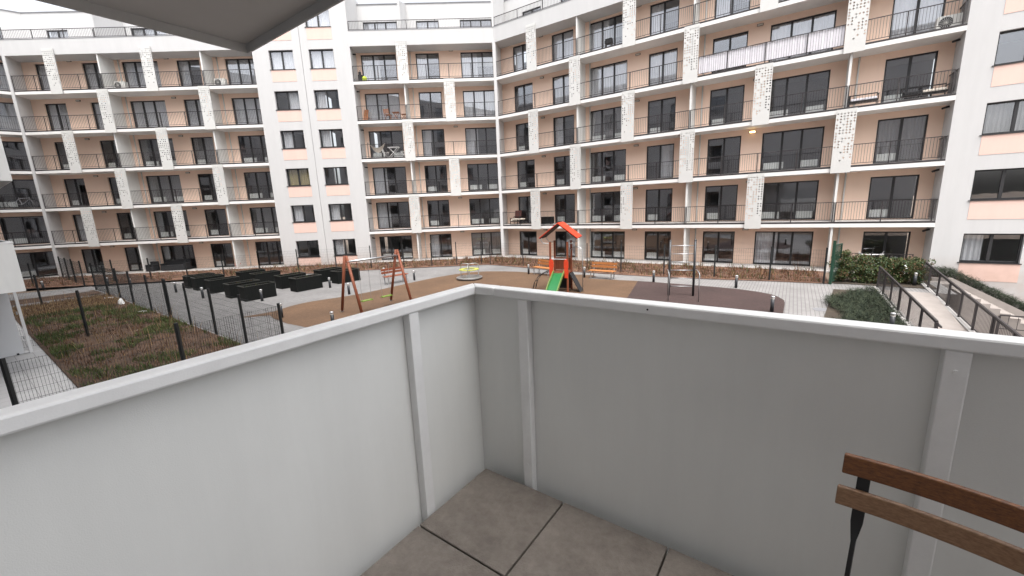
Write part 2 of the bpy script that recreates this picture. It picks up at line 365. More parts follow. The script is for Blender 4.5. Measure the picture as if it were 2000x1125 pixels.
# ================================================================== perforated screens (shared meshes)
def screen_mesh(seed):
    rnd = random.Random(seed); b = MB(); wd, ht = .82, 3.15; nx, nz = 6, 23; cx, cz = wd / nx, ht / nz
    for i in range(nx):
        for j in range(nz):
            x, z = i * cx, j * cz; t = j / nz
            p = 0 if t < .17 else (.25 if t < .3 else .55 if t < .5 else .82)
            if 0 < j < nz - 1 and rnd.random() < p:
                h = rnd.choice([.040, .043]); mx, mz = x + cx / 2, z + cz / 2
                o = [(x, z), (x + cx, z), (x + cx, z + cz), (x, z + cz)]
                q = [(mx, mz - h * 1.15), (mx + h * 1.15, mz), (mx, mz + h * 1.15), (mx - h * 1.15, mz)]
                for k in range(4):
                    l = (k + 1) % 4
                    b.face([(o[k][0], 0, o[k][1]), (o[l][0], 0, o[l][1]), (q[l][0], 0, q[l][1]), (q[k][0], 0, q[k][1])])
                    b.face([(q[k][0], 0, q[k][1]), (q[l][0], 0, q[l][1]), (q[l][0], .02, q[l][1]), (q[k][0], .02, q[k][1])])
            else:
                b.face([(x, 0, z), (x + cx, 0, z), (x + cx, 0, z + cz), (x, 0, z + cz)])
    # folded edges give the sheet depth
    b.box(-.004, 0, 0, .06, 0, ht); b.box(wd, wd + .004, 0, .06, 0, ht); b.box(0, wd, .001, .06, -.004, 0); b.box(0, wd, .001, .06, ht, ht + .004)
    return b.mesh('perforated_screen', 'screen')
SCR = [screen_mesh(i) for i in range(4)]

def rail_mesh(length, h=1.02, step=.115, posts=1.75):
    b = MB()
    b.box(0, length, 0, .045, h - .02, h + .012); b.box(0, length, .008, .037, .07, .095)
    n = int(length / step)
    for i in range(n + 1):
        x = .02 + i * (length - .04) / max(n, 1); b.box(x - .0055, x + .0055, .012, .026, .095, h - .02)
    m = max(1, round(length / posts))
    for i in range(m + 1):
        x = .025 + i * (length - .05) / m; b.box(x - .022, x + .022, .008, .04, -.12, h - .02)
    return b

def pane_set(parent, a, b, z0, z1, y, n, fr_w=.07, curtain=None, radiator=False, rnd=random):
    """window or balcony door: frame mesh with panes (and curtain, radiator) as its children"""
    fm = MB(); d0, d1 = y, y + .08
    fm.box(a, a + fr_w, d0, d1, z0, z1); fm.box(b - fr_w, b, d0, d1, z0, z1)
    fm.box(a + fr_w, b - fr_w, d0, d1, z1 - fr_w, z1); fm.box(a + fr_w, b - fr_w, d0, d1, z0, z0 + fr_w)
    wd = (b - a - 2 * fr_w) / n; xs = [a + fr_w + wd * i for i in range(n + 1)]
    for x in xs[1:-1]: fm.box(x - .055, x + .055, d0 - .006, d1 - .006, z0 + fr_w - .002, z1 - fr_w + .002)
    return fm, xs, (z0 + fr_w, z1 - fr_w), y + .045

def opening(root, name, a, b, z0, z1, y, n, curtain=None, radiator=None, frame='anth', sill=False):
    fm, xs, (p0, p1), py = pane_set(root, a, b, z0, z1, y, n)
    o = fm.build(name, frame, root)
    for i in range(n):
        l = xs[i] + (.055 if i else 0); r = xs[i + 1] - (.055 if i < n - 1 else 0)
        m = MB(); m.box(l, r, py, py + .016, p0, p1); m.build('pane', 'glass', o)
    if sill:
        m = MB(); m.box(a - .06, b + .06, -.05, y, z0 - .035, z0); m.build('sill', 'anth', o)
    if curtain:
        c0, c1, cm = curtain; m = MB(); nn = max(4, int((c1 - c0) / .05))
        for i in range(nn):
            x0 = c0 + (c1 - c0) * i / nn; x1 = c0 + (c1 - c0) * (i + 1) / nn
            y0 = py + .17 + .03 * sin(i * 1.9); y1 = py + .17 + .03 * sin((i + 1) * 1.9)
            m.face([(x0, y0, z0 + .05), (x1, y1, z0 + .05), (x1, y1, z1 + .1), (x0, y0, z1 + .1)])
        m.build('curtain', cm, o, smooth=True)
    if radiator:
        for r0, r1 in radiator:
            m = MB(); m.box(r0, r1, py + .06, py + .13, z0 + .1, z0 + .5)
            for i in range(int((r1 - r0) / .07)): m.box(r0 + .02 + i * .07, r0 + .06 + i * .07, py + .05, py + .06, z0 + .12, z0 + .48)
            m.build('radiator', 'radiator', o)
    return o

# lamp (shared meshes)
lb = MB(); lb.box(-.16, .16, -.07, 0, -.055, .06); LAMPB = lb.mesh('wall_lamp', 'lamp')
lb = MB(); lb.box(-.13, .13, -.085, -.071, -.045, .03); LAMPG = lb.mesh('lamp_glass', 'lampglass'); LAMPL = lb.mesh('lamp_glass', 'lamplit')
def lamp(root, x, y, z, lit=False):
    o = put('wall_lamp', LAMPB, root, (x, y, z)); put('lamp_glass', LAMPL if lit else LAMPG, o); return o

def wall_boxes(mb, s0, s1, y0, y1, z0, z1, holes, hz0, hz1, e0=0, e1=0):
    xs = [s0]; 
    for a, b in holes: xs += [a, b]
    xs.append(s1)
    for i in range(0, len(xs), 2):
        l = e0 if i == 0 else 0; r = e1 if i == len(xs) - 2 else 0
        if xs[i + 1] - xs[i] > .001: mb.trap(xs[i], xs[i + 1], y0, y1, z0, z1, l, r)
    for a, b in holes:
        if z1 - hz1 > .01: mb.box(a, b, y0, y1, hz1, z1)
        if hz0 - z0 > .01: mb.box(a, b, y0, y1, z0, hz0)

CURT = random.Random(5)
def facade(root, s0, s1, e0, e1, doors, fins, odd, even, lamps, rails, roots_pent=True, pent=True, gz=0, lit=None, skip_screen=()):
    holes = [(a, b) for a, b, n in doors]
    # recessed peach wall, storey by storey
    for k in range(6):
        m = MB(); f = flo(k)
        wall_boxes(m, s0, s1, W, W + .22, f, cei(k), holes, max(f, ST * k - .16) + .001, ST * k + 2.07, e0, e1)
        m.build('recessed_wall', 'peach', root)
    # balcony slabs
    for k in range(1, 6):
        m = MB(); z = ST * k
        m.trap(s0, s1, 0, W + .22, z - .51, z - .31, e0, e1); sl = m.build('balcony_slab', 'slab', root)
        m = MB(); m.trap(s0, s1, .07, W, z - .31, z - .2, e0, e1); m.build('balcony_floor', 'floor', sl)
        m = MB(); m.trap(s0, s1, .012, .07, z - .31, z - .215, e0, e1); m.build('drip_profile', 'rail', sl)
    # ground floor terrace strip
    m = MB(); m.trap(s0, s1, -.3, W, -.1, .03, e0, e1); m.build('terrace_strip', 'kerb', root)
    # rooms behind: floor plates and a back wall
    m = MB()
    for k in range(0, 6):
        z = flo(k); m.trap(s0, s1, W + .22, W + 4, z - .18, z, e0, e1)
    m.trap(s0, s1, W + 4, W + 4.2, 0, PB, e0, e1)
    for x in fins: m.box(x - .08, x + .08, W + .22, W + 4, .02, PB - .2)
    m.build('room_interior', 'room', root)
    # doors
    for k in range(6):
        for di, (a, b, n) in enumerate(doors):
            z0 = max(flo(k) + .01, ST * k - .16); r = CURT.random(); cu = ra = None
            if k >= 4 and r < .6: cu = (a + .05, b - .05, 'curtain')
            elif k == 5: cu = (a + .05, (a + b) / 2, 'curtain')
            elif r < .07: cu = (a + .05, a + (b - a) * .4, 'curtain')
            elif r < .11: cu = (b - (b - a) * .55, b - .05, 'curtain')
            elif r > .96: cu = (a + .05, b - .05, 'greyc')
            if k < 4 and r > .15:
                ra = [(a + .15, a + .15 + min(1.0, (b - a) * .42))]
                if n == 3: ra.append((b - 1.0, b - .15))
            opening(root, 'balcony_door', a, b, z0, ST * k + 2.07, W + .1, n, cu, ra)
    for k in range(6):
        for x in fins:
            m = MB(); m.box(x - .05, x + .05, .075, W, flo(k), cei(k)); m.build('partition', 'fin', root)
    for k in range(6):
        for x in fins:
            m = MB(); m.tube([(x + .42, W - .055, flo(k)), (x + .42, W - .055, cei(k))], .04, 8); m.build('downpipe', 'fin', root, smooth=True)
    for k in range(6):
        for x in lamps: lamp(root, x, W, ST * k + 2.2, lit == (k, x))
    for k in range(1, 6):
        for a, b in rails: rail_mesh(b - a).build('railing', 'rail', root, loc=(a, .02, ST * k - .2))
    i = 0
    for k in range(1, 6):
        for x in (odd if k % 2 else even):
            if (k, x) in skip_screen: continue
            put('perforated_screen', SCR[(i * 7 + k) % 4], root, (x, -.11, ST * k - .56 + (.0 if k < 5 else .0))); i += 1
            if k == 5: pass
    if pent:
        m = MB(); m.trap(s0, s1, 0, .18, PB, PT, e0, e1); m.trap(s0, s1, .18, SB + .3, PB, PB + .5, e0, e1); m.build('parapet', 'white', root)
        m = MB(); m.trap(s0, s1, -.02, .2, PT, PT + .03, e0, e1); m.build('parapet_coping', 'coping', root)
        rail_mesh(s1 - s0 - .06, .66, .115, 2.2).build('railing', 'rail', root, loc=(s0 + .03, .06, PT + .03))
        m = MB(); wall_boxes(m, s0, s1, SB, SB + .22, PB + .5, RF, holes, ST * 6 - .16, 19.58, e0, e1)
        m.trap(s0, s1, SB + .22, SB + 9, RF - .3, RF - .02, e0 * .6, e1 * .6); m.trap(s0, s1, SB + 4, SB + 4.2, PB + .5, RF - .3, e0 * .3, e1 * .3); m.build('penthouse_wall', 'white', root)
        for a, b, n in doors: opening(root, 'balcony_door', a, b, ST * 6 - .16, 19.58, SB + .08, n, (a + .05, b - .05, 'curtain') if CURT.random() < .5 else None)
        m = MB(); m.trap(s0, s1, SB - .05, SB + .3, RF, RF + .06, e0, e1); m.build('roof_coping', 'coping', root)
        m = MB(); m.trap(s0, s1, W + 4.2, SB + 9, -.2, RF - .35, 0, 0); m.build('rear_block', 'white', root)
        for x in fins:
            m = MB(); m.v += [(x - .08, .35, PB + .5), (x + .08, .35, PB + .5), (x + .08, SB, PB + .5), (x - .08, SB, PB + .5),
                              (x - .08, .35, RF - .9), (x + .08, .35, RF - .9), (x + .08, SB, RF - .02), (x - .08, SB, RF - .02)]
            for q in ((3, 2, 1, 0), (4, 5, 6, 7), (0, 1, 5, 4), (1, 2, 6, 5), (2, 3, 7, 6), (3, 0, 4, 7)): m.f.append(q); m.mi.append(0)
            m.build('penthouse_partition', 'white', root)

def window_wall(root, s0, s1, cols, levels, z0, z1, left_side=True, right_side=True, yel=None):
    """smooth white wall with punched windows above peach panels"""
    m = MB(); holes = [(a, b) for a, b in cols]; zc = z0
    for k in levels:
        h0, h1 = ST * k + .72, ST * k + 2.08
        top = ST * (k + 1) + .72 - .9 if k != levels[-1] else z1
        wall_boxes(m, s0, s1, 0, .32, zc, top, holes, h0, h1); zc = top
    if left_side: m.box(s0, s0 + .25, .32, W + 3, z0, z1)
    if right_side: m.box(s1 - .25, s1, .32, W + 3, z0, z1)
    m.box(s0 + .25, s1 - .25, W + 3, W + 3.2, z0, z1); m.box(s0 + .25, s1 - .25, .33, W + 3, z1 - .3, z1 - .05)
    m.build('window_wall', 'white', root)
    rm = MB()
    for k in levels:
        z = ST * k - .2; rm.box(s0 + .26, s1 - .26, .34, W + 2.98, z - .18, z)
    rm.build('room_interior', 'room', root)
    cm = MB(); cm.box(s0 - .02, s1 + .02, -.03, .4, z1, z1 + .06); cm.build('roof_coping', 'coping', root)
    rnd = random.Random(int(s0 * 10))
    for ci, (a, b) in enumerate(cols):
        for k in levels:
            h0, h1 = ST * k + .72, ST * k + 2.08; cu = None
            r = rnd.random()
            if yel == k and ci == 0: cu = (a + .08, b - .08, 'yellowc')
            elif k >= 5 or (k == 4 and ci == 0 and s0 < 20): cu = (a + .08, b - .08, 'curtain') if k != 4 else ((a + b) / 2, b - .08, 'curtain')
            elif r < .4: cu = (a + .08, a + .75, 'curtain')
            elif r < .5: cu = (a + .08, b - .08, 'greyc')
            opening(root, 'window', a, b, h0, h1, .16, 2, cu, sill=True)
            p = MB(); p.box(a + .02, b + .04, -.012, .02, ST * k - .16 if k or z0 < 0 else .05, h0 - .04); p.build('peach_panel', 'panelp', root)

# ================================================================== THE OPPOSITE BUILDING: four joined wings
TN = tan((aBD - aE) / 2); TA = tan((aA - aBD) / 2)
sBC, sJ, sCD = 18.13, 21.8, 25.5
OA = AB - Vector((cos(aA), sin(aA))) * 13
wa = tag(empty('apartment_wing', (OA.x, OA.y, 0), aA), 'white and peach apartment wing at the far left, seen past the neighbouring balcony', 'building', 'wings of the apartment block')
facade(wa, 0, 13, 0, TA, [(2.6, 4.4, 2), (5.9, 7.7, 2), (10.2, 12.7, 2)], [9.0], [7.5], [5.0], [9.6, 5.2], [(.05, 8.95), (9.05, 12.9)], skip_screen=())
wb = tag(empty('apartment_wing', (AB.x, AB.y, 0), aBD), 'white and peach apartment wing behind the black planters, left of the tower joint', 'building', 'wings of the apartment block')
bdoors = [(.62, 2.3, 2), (4.2, 5.95, 2), (7.22, 9.99, 3), (11.42, 13.21, 2), (15.19, 17.95, 3)]
facade(wb, 0, sBC, TA, 0, bdoors, [6.62, 14.2], [2.87, 9.93], [6.17, 13.72], [3.35, 10.75], [(.08, 6.6), (6.64, 14.18), (14.22, sBC - .03)])
m = MB(); m.prism([(-.12, -.06), (.12, -.06), (.12 - W * TA, W), (-.12 - W * TA, W)], 0, PB); m.build('full_height_fin', 'white', wb)
window_wall(wb, sBC, sJ - .015, [(19.35, 21.18)], range(0, 7), 0, RF + .4, right_side=False, yel=2)
wd = tag(empty('apartment_wing', (AB.x, AB.y, 0), aBD), 'white and peach apartment wing behind the swing and carousel, between tower joint and inner corner', 'building', 'wings of the apartment block')
ddoors = [(25.85, 28.65, 3), (30.23, 32.1, 2), (33.85, 36.5, 3)]
facade(wd, sCD, LBD, 0, TN, ddoors, [29.4], [29.02], [32.5], [33.1], [(sCD + .03, 29.38), (29.42, LBD - .08)])
m = MB(); m.prism([(LBD - .11, -.08), (LBD + .13, -.08), (LBD + .13 + W * TN, W), (LBD - .11 + W * TN, W)], 0, PB); m.build('full_height_fin', 'white', wd)
m = MB(); m.prism([(LBD - .08, -.03), (LBD + .08, -.03), (LBD + .08 + SB * TN, SB), (LBD - .08 + SB * TN, SB)], PT + .03, RF + .1); m.build('penthouse_partition', 'white', wd)
window_wall(wd, sJ + .015, sCD, [(22.37, 24.23)], range(0, 7), 0, RF + .4, left_side=False)
we = tag(empty('apartment_wing', (DE.x, DE.y, 0), aE), 'long white and peach apartment wing on the right, rising over the playhouse and ramp', 'building', 'wings of the apartment block')
edoors = [(.81, 2.57, 2), (4.31, 6.12, 2), (7.33, 10.12, 3), (11.56, 13.37, 2), (15.4, 17.27, 2), (18.38, 21.32, 3), (23.54, 25.45, 2)]
facade(we, 0, LE, TN, 0, edoors, [7.0, 14.54, 22.06], [3.02, 10.3, 17.9], [6.48, 14.07, 21.7], [3.45, 10.85, 17.85], [(.12, 6.98), (7.02, 14.52), (14.56, 22.04), (22.08, LE - .12)], lit=(2, 17.85))
window_wall(we, LE, LE + 13, [(27.03, 28.95), (31.2, 33.1), (35.4, 37.3)], range(0, 7), -3.2, RF + .4, right_side=True)
# small cameras / spot lamps under slabs beside the end walls
for k in range(6):
    b = MB(); b.tube([(LE - .02, .75, cei(k) - .16), (LE - .16, .7, cei(k) - .2), (LE - .26, .62, cei(k) - .24)], .05, 8); b.build('security_camera', 'anth', we)
    b = MB(); b.tube([(sCD + .01, .6, cei(k) - .35), (sCD + .14, .55, cei(k) - .37), (sCD + .24, .5, cei(k) - .4)], .055, 8); b.build('security_camera', 'anth', wd)
# end return of the railings against the right wall
for k in range(1, 6):
    b = MB(); b.box(LE - .07, LE - .03, .03, W - .02, ST * k + .80, ST * k + .832)
    for i in range(9): b.box(LE - .056, LE - .044, .12 + i * .14, .133 + i * .14, ST * k - .1, ST * k + .8)
    b.build('railing', 'rail', we)
# ground-floor terrace railing at the right end
rail_mesh(3.2, 1.0).build('railing', 'rail', we, loc=(22.2, -.1, .03))
# pale cloth tied along one railing
b = MB(); xs = [14.9 + i * (21.68 - 14.9) / 44 for i in range(45)]
for i in range(44):
    y0 = .075 + (.02 if i % 2 else 0) + .008 * sin(i * 2.3); y1 = .075 + (0 if i % 2 else .02) + .008 * sin((i + 1) * 2.3); z = ST * 4 - .12; t0 = .92 + .02 * sin(i * .9); t1 = .92 + .02 * sin((i + 1) * .9)
    b.face([(xs[i], y0, z), (xs[i + 1], y1, z), (xs[i + 1], y1, z + t1), (xs[i], y0, z + t0)])
cl = b.build('privacy_cloth', 'fabric', None); cl.location = (DE.x, DE.y, 0); cl.rotation_euler.z = aE
so = cl.modifiers.new('thick', 'SOLIDIFY'); so.thickness = .004
tag(cl, 'long pale privacy cloth tied along a balcony railing of the right wing', 'cloth')

# ================================================================== OUR OWN SIDE (frame H: x along our facade, y towards the courtyard)
FZ = CAMZ - 1.455
YF = -.80                                    # facade plane of our own building
def rootH(name, z=0): return empty(name, (0, 0, z), aH)
own = rootH('apartment_building'); tag(own, 'white apartment building behind the balcony, mirrored in the opposite windows', 'building')
m = MB(); xs = [-58]
wins = []
x = -56
while x < 8:
    if not (-2.6 < x < 2.2): wins.append((x, x + (1.8 if int(x) % 2 else 2.6)))
    x += 4.6
for k in range(7):
    wall_boxes(m, -58, 12, YF - .3, YF, ST * k - .25 if k else -.2, ST * (k + 1) - .25, wins, ST * k + .05, ST * k + 2.1)
m.box(-58, 12, YF - 10, YF - 9.7, -.2, ST * 7 - .25); m.box(-58, 12, YF - 10, YF, ST * 7 - .25, ST * 7)
m.build('wall', 'white', own)
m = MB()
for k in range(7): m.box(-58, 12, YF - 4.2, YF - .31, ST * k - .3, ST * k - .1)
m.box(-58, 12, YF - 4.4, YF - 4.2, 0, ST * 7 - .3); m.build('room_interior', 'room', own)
for k in range(7):
    fmb = MB(); pm = MB()
    for a, b in wins:
        fm, px, (p0, p1), py = pane_set(None, a, b, ST * k + .05, ST * k + 2.1, YF - .2, 2)
        o_ = fm.build('window', 'anth', own)
        for i in range(2):
            pm = MB(); pm.box(px[i] + (.055 if i else 0), px[i + 1] - (0 if i else .055), py, py + .016, p0, p1); pm.build('pane', 'glass', o_)

def parapet_balcony(root, x0, x1, yf, fz, posts_f, posts_s, skirt=.42, tiles=True, side='both', th=.012, joint=None):
    """balcony with sheet parapets: floor slab, panels, posts, top rail (root at z = 0)"""
    rt_, rb_ = fz + 1.055, fz + 1.010
    m = MB(); m.box(x0 - .03, x1 + .03, YF + .002, yf + .035, fz - .30, fz - .075); m.build('floor_slab', 'soff2', root)
    bot = fz - skirt
    # panels sit 45 mm outside the posts
    ed = [x0 - .0595] + [p + .025 for p in posts_f] + [x1 + .0595]
    for a, b in zip(ed, ed[1:]):
        m = MB(); m.box(a + .0015, b - .0015, yf + .046, yf + .046 + th, bot, rb_ + .01); m.build('parapet_panel', 'hpl', root)
    for sgn, xx in ((-1, x0), (1, x1)):
        ey = [YF + .002] + [yf + p for p in sorted(posts_s)] + [yf + .047]
        for a, b in zip(ey, ey[1:]):
            m = MB()
            q = sorted((xx + sgn * .046, xx + sgn * (.046 + th))); m.box(q[0], q[1], a + .0015, b - .0015, bot, rb_ + .01); m.build('parapet_panel', 'hpl', root)
        for p in posts_s:
            m = MB(); q = sorted((xx, xx + sgn * .045)); m.box(q[0], q[1], yf + p - .027, yf + p + .027, fz - .07, rb_); m.build('post', 'hplrail', root, bevel=.004)
    for p in posts_f:
        m = MB(); m.box(p - .002, p + .052, yf, yf + .045, fz - .07, rb_); m.build('post', 'hplrail', root, bevel=.004)
    # top rail: three lengths with a shallow raised cap
    def railseg(pts):
        m = MB(); m.prism(pts, rb_, rt_); return m.build('top_rail', 'hplrail', root, bevel=.007)
    i_, o_ = -.004, .066
    jx = joint if joint is not None else (x0 + x1) / 2
    segs = [([(x0 - o_, YF + .004), (x0 - i_, YF + .004), (x0 - i_, yf + i_), (x0 - o_, yf + o_)]),
            ([(x0 - o_, yf + o_), (x0 - i_, yf + i_), (jx - .0008, yf + i_), (jx - .0008, yf + o_)]),
            ([(jx + .0008, yf + i_), (x1 + i_, yf + i_), (x1 + o_, yf + o_), (jx + .0008, yf + o_)]),
            ([(x1 + i_, YF + .004), (x1 + o_, YF + .004), (x1 + o_, yf + o_), (x1 + i_, yf + i_)])]
    for p in segs: railseg(p)
    # rivet heads along the inner face of the rail and on the posts
    for p in posts_f:
        for zz in (fz + .12, rb_ - .06):
            m = MB(); m.tube([(p + .025, yf + .0005, zz), (p + .025, yf - .003, zz)], .006, 10); m.build('rivet', 'hplrail', root)
    for p in [x0 + .9 + 1.3 * k for k in range(int((x1 - x0) / 1.3))]:
        m = MB(); m.tube([(p, yf + i_ + .0005, rb_ + .022), (p, yf + i_ - .001, rb_ + .022)], .004, 10); m.build('drain_hole', 'gap', root)

bal = rootH('balcony'); tag(bal, 'white panelled balcony in the foreground with concrete tile floor', 'balcony', 'balconies of our own facade')
X0, YB = -1.379, 1.583
X1 = 3.35
parapet_balcony(bal, X0, X1, YB, FZ, [X0 + .27, X0 + 1.735, X0 + 3.2], [-.42, -1.88], joint=X0 + .125)
tm = MB(); tm.box(.002, .498, -.498, -.002, 0, .04); TILE = tm.mesh('floor_tile', 'tile')
TILE_V = []
for i in range(10):
    for j in range(4):
        x = X0 + .012 + i * .504; y = YB - .012 - j * .504
        wdt = min(.498, X1 - .01 - x); dep = min(.498, y - (YF + .006))
        if wdt < .05 or dep < .05: continue
        if wdt > .49 and dep > .49: t = put('floor_tile', TILE, bal, (x, y, FZ - .04))
        else:
            q = MB(); q.box(.002, wdt, -dep, -.002, 0, .04); t = q.build('floor_tile', 'tile', bal, loc=(x, y, FZ - .04))
        t.rotation_euler = (random.uniform(-.002, .002), random.uniform(-.002, .002), 0)
        b_ = t.modifiers.new('bevel', 'BEVEL'); b_.width = .004; b_.segments = 2
m = MB(); m.box(X0 + .001, X1 - .001, YF + .003, YB - .001, FZ - .074, FZ - .06); m.build('drainage_bed', 'gap', bal)

# the balcony overhead: staggered to the left, seen from below
upb = rootH('upper_balcony'); tag(upb, 'grey underside of the balcony overhead, cutting the top left corner', 'balcony', 'balconies of our own facade')
UX0, UX1, UYF, UZ = -3.77 + .058, -1.25, 1.73 - .058, 5.49
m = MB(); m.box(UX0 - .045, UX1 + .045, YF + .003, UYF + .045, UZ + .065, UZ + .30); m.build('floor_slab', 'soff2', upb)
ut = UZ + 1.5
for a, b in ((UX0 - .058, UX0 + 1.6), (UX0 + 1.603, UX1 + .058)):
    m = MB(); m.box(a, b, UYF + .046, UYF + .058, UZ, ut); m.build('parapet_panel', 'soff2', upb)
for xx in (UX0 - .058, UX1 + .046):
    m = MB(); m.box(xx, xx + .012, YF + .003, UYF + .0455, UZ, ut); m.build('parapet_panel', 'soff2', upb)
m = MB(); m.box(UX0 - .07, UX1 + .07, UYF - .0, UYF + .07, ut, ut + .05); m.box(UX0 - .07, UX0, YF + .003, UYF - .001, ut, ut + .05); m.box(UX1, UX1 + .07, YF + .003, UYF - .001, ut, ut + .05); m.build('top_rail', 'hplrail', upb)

nb = rootH('neighbouring_balcony'); tag(nb, 'white box-shaped balcony at the left edge, level with the foreground balcony', 'balcony', 'balconies of our own facade')
parapet_balcony(nb, -23.0, -17.42, 1.18 - .06, FZ, [-21.5, -20, -18.5], [-.42, -1.4], skirt=.295)
nb2 = rootH('neighbouring_balcony'); tag(nb2, 'white balcony panel one storey up, cut by the left edge', 'balcony', 'balconies of our own facade')
parapet_balcony(nb2, -24.2, -18.72, 1.58 - .06, FZ + 3.04, [-22.7, -21.2, -19.8], [-.42, -1.4], skirt=.295)
pw = rootH('terrace_partition'); tag(pw, 'white partition wall on the ground-floor terrace below the neighbouring balcony', 'partition')
m = MB(); m.box(-21.02, -20.96, YF + .003, 1.02, .02, 2.44); m.build('wall_panel', 'door', pw)
m = MB(); m.box(-21.05, -20.93, 1.13, 1.20, .01, 2.44); m.box(-21.03, -20.95, 1.021, 1.129, 2.36, 2.42); m.box(-21.03, -20.95, 1.021, 1.129, .03, .09); m.build('frame_post', 'hplrail', pw)
for z in (.5, 1.35, 2.1):
    m = MB(); m.tube([(-20.93, 1.09, z), (-20.93, 1.09, z + .1)], .02, 8); m.build('hinge', 'steel', pw)
for yy in (.05, .85):
    m = MB(); m.box(-20.955, -20.93, yy, yy + .05, .01, .07); m.build('foot', 'anth', pw)

# ---- folding chair on our balcony
ch = empty('folding_chair', (0, 0, FZ), 0); tag(ch, 'folding bistro chair with dark wooden back slats and black iron frame', 'chair')
d = Vector((.655, -.755, 0)).normalized(); nn = Vector((-d.y, d.x, 0))          # nn points away from the camera
if nn.y < 0: nn = -nn
A0 = Vector((.795, .888, 0))
def cp(a, b, z): return A0 + d * a + nn * b + Vector((0, 0, z))
def slat(a0, a1, b, zt, h, m_, tilt):
    s = MB(); k = []; N = 10
    for i in range(N + 1):
        t = i / N; a = a0 + (a1 - a0) * t; bow = .022 * (1 - (2 * t - 1) ** 2)
        for (bb, zz) in ((0, 0), (.013, 0), (.013, -h), (0, -h)):
            s.v.append(tuple(cp(a, b + bow + bb - tilt * zz, zt + zz)))
    for i in range(N):
        for j in range(4):
            p = i * 4 + j; q = i * 4 + (j + 1) % 4; s.f.append((p, q, q + 4, p + 4)); s.mi.append(0)
    s.f += [(3, 2, 1, 0), (N * 4, N * 4 + 1, N * 4 + 2, N * 4 + 3)]; s.mi += [0, 0]
    return s
ZT = 1.455 - .625
slat(0, .41, 0, ZT, .048, 'slat1', -.15).build('back_slat', 'slat1', ch, bevel=.003)
s2 = slat(-.004, .414, -.012, ZT - .083, .046, 'slat2', -.15).build('back_slat', 'slat2', ch, bevel=.003)
def iron(pts):      # flat bar: list of (a, b, z, width, thickness)
    s = MB()
    for a, b, z, wd_, th_ in pts:
        for sx, sy in ((-1, -1), (1, -1), (1, 1), (-1, 1)): s.v.append(tuple(cp(a + sx * wd_ / 2, b + sy * th_ / 2, z)))
    for i in range(len(pts) - 1):
        for j in range(4):
            p = i * 4 + j; q = i * 4 + (j + 1) % 4; s.f.append((p, q, q + 4, p + 4)); s.mi.append(0)
    e = (len(pts) - 1) * 4; s.f += [(3, 2, 1, 0), (e, e + 1, e + 2, e + 3)]; s.mi += [0, 0]
    return s
for a in (.04, .37):
    iron([(a, .024, ZT - .005, .024, .005), (a, .016, ZT - .06, .024, .005), (a, .004, ZT - .13, .024, .006), (a, -.003, ZT - .165, .023, .006), (a, -.008, ZT - .19, .016, .01), (a, -.012, ZT - .21, .009, .018),
          (a, -.05, ZT - .36, .009, .018), (a, -.36, .01, .009, .018)]).build('leg', 'iron', ch)
    iron([(a + (.018 if a < .2 else -.018), -.42, .43, .008, .018), (a + (.018 if a < .2 else -.018), -.05, .012, .008, .018)]).build('leg', 'iron', ch)
for i in range(6):
    s = MB(); b0 = -.43 + i * .062
    s.v += [tuple(cp(a, b, z)) for z in (.44, .455) for a, b in ((.0, b0), (.41, b0), (.41, b0 + .048), (.0, b0 + .048))]
    for q in ((3, 2, 1, 0), (4, 5, 6, 7), (0, 1, 5, 4), (1, 2, 6, 5), (2, 3, 7, 6), (3, 0, 4, 7)): s.f.append(q); s.mi.append(0)
    s.build('seat_slat', 'slat1', ch, bevel=.003)
for b in (-.40, -.10):
    s = MB(); s.bar(cp(.03, b, .432), cp(.38, b, .432), .016, .008); s.build('crossbar', 'iron', ch)

# ================================================================== COURTYARD THINGS
# ---- bollards
bp = MB(); bp.lathe([(.062, 0), (.062, .50)], 16); BOL = bp.mesh('post', 'boll', True)
bp = MB(); bp.lathe([(.066, .50), (.066, .505), (.052, .508), (.052, .535)], 16); BOLG = bp.mesh('light_ring', 'lampglass', True)
bp = MB(); bp.lathe([(.066, .535), (.066, .585), (.055, .60), (.02, .607)], 16); BOLC = bp.mesh('cap', 'bollcap', True)
bl = [((-19.88, 23.73), 'slim dark bollard left of the planters, nearest the long mesh fence'), ((-16.67, 21.55), 'slim dark bollard in front of the third planter from the left'),
      ((-12.67, 20.18), 'slim dark bollard in front of the nearest black planter'), ((-9.73, 16.63), 'slim dark bollard at the left tip of the brown rubber surface'),
      ((-10.52, 23.18), 'slim dark bollard just left of the swing legs, beside a planter'), ((-8.57, 20.99), 'slim dark bollard between the left swing legs, on the rubber edge'),
      ((-8.31, 26.32), 'slim dark bollard at the left end of the bench behind the swing'), ((-5.95, 24.57), 'slim dark bollard right of the swing frame on the rubber edge'),
      ((1.08, 25.13), 'slim dark bollard left of the playhouse on the rubber edge'), ((4.21, 23.15), 'slim dark bollard between the playhouse and the orange bench'),
      ((7.45, 20.97), 'slim dark bollard just left of the climbing frame'), ((10.58, 18.77), 'slim dark bollard right of the climbing frame on the pale pavement'),
      ((9.53, 14.45), 'slim dark bollard standing on the dark red rubber near the rail'), ((-30.97, 26.61), 'leftmost slim dark bollard beside the far garden path'),
      ((-27.21, 27.17), 'slim dark bollard by the far garden path, right of the leftmost one'), ((-24.73, 26.13), 'slim dark bollard where the far garden path meets the plaza'),
      ((17.92, 17.66), 'slim dark bollard beside the leafy bush at the top of the ramp'), ((-6.79, 14.81), 'slim dark bollard whose head just clears the rail below the swing'),
      ((11.45, 11.77), 'slim dark bollard in the low juniper beside the ramp wall')]
for (x, y), lab in bl:
    e = tag(empty('bollard_light', (x, y, .004)), lab, 'bollard', 'bollard lights around the courtyard')
    put('post', BOL, e); put('light_ring', BOLG, e); put('cap', BOLC, e)

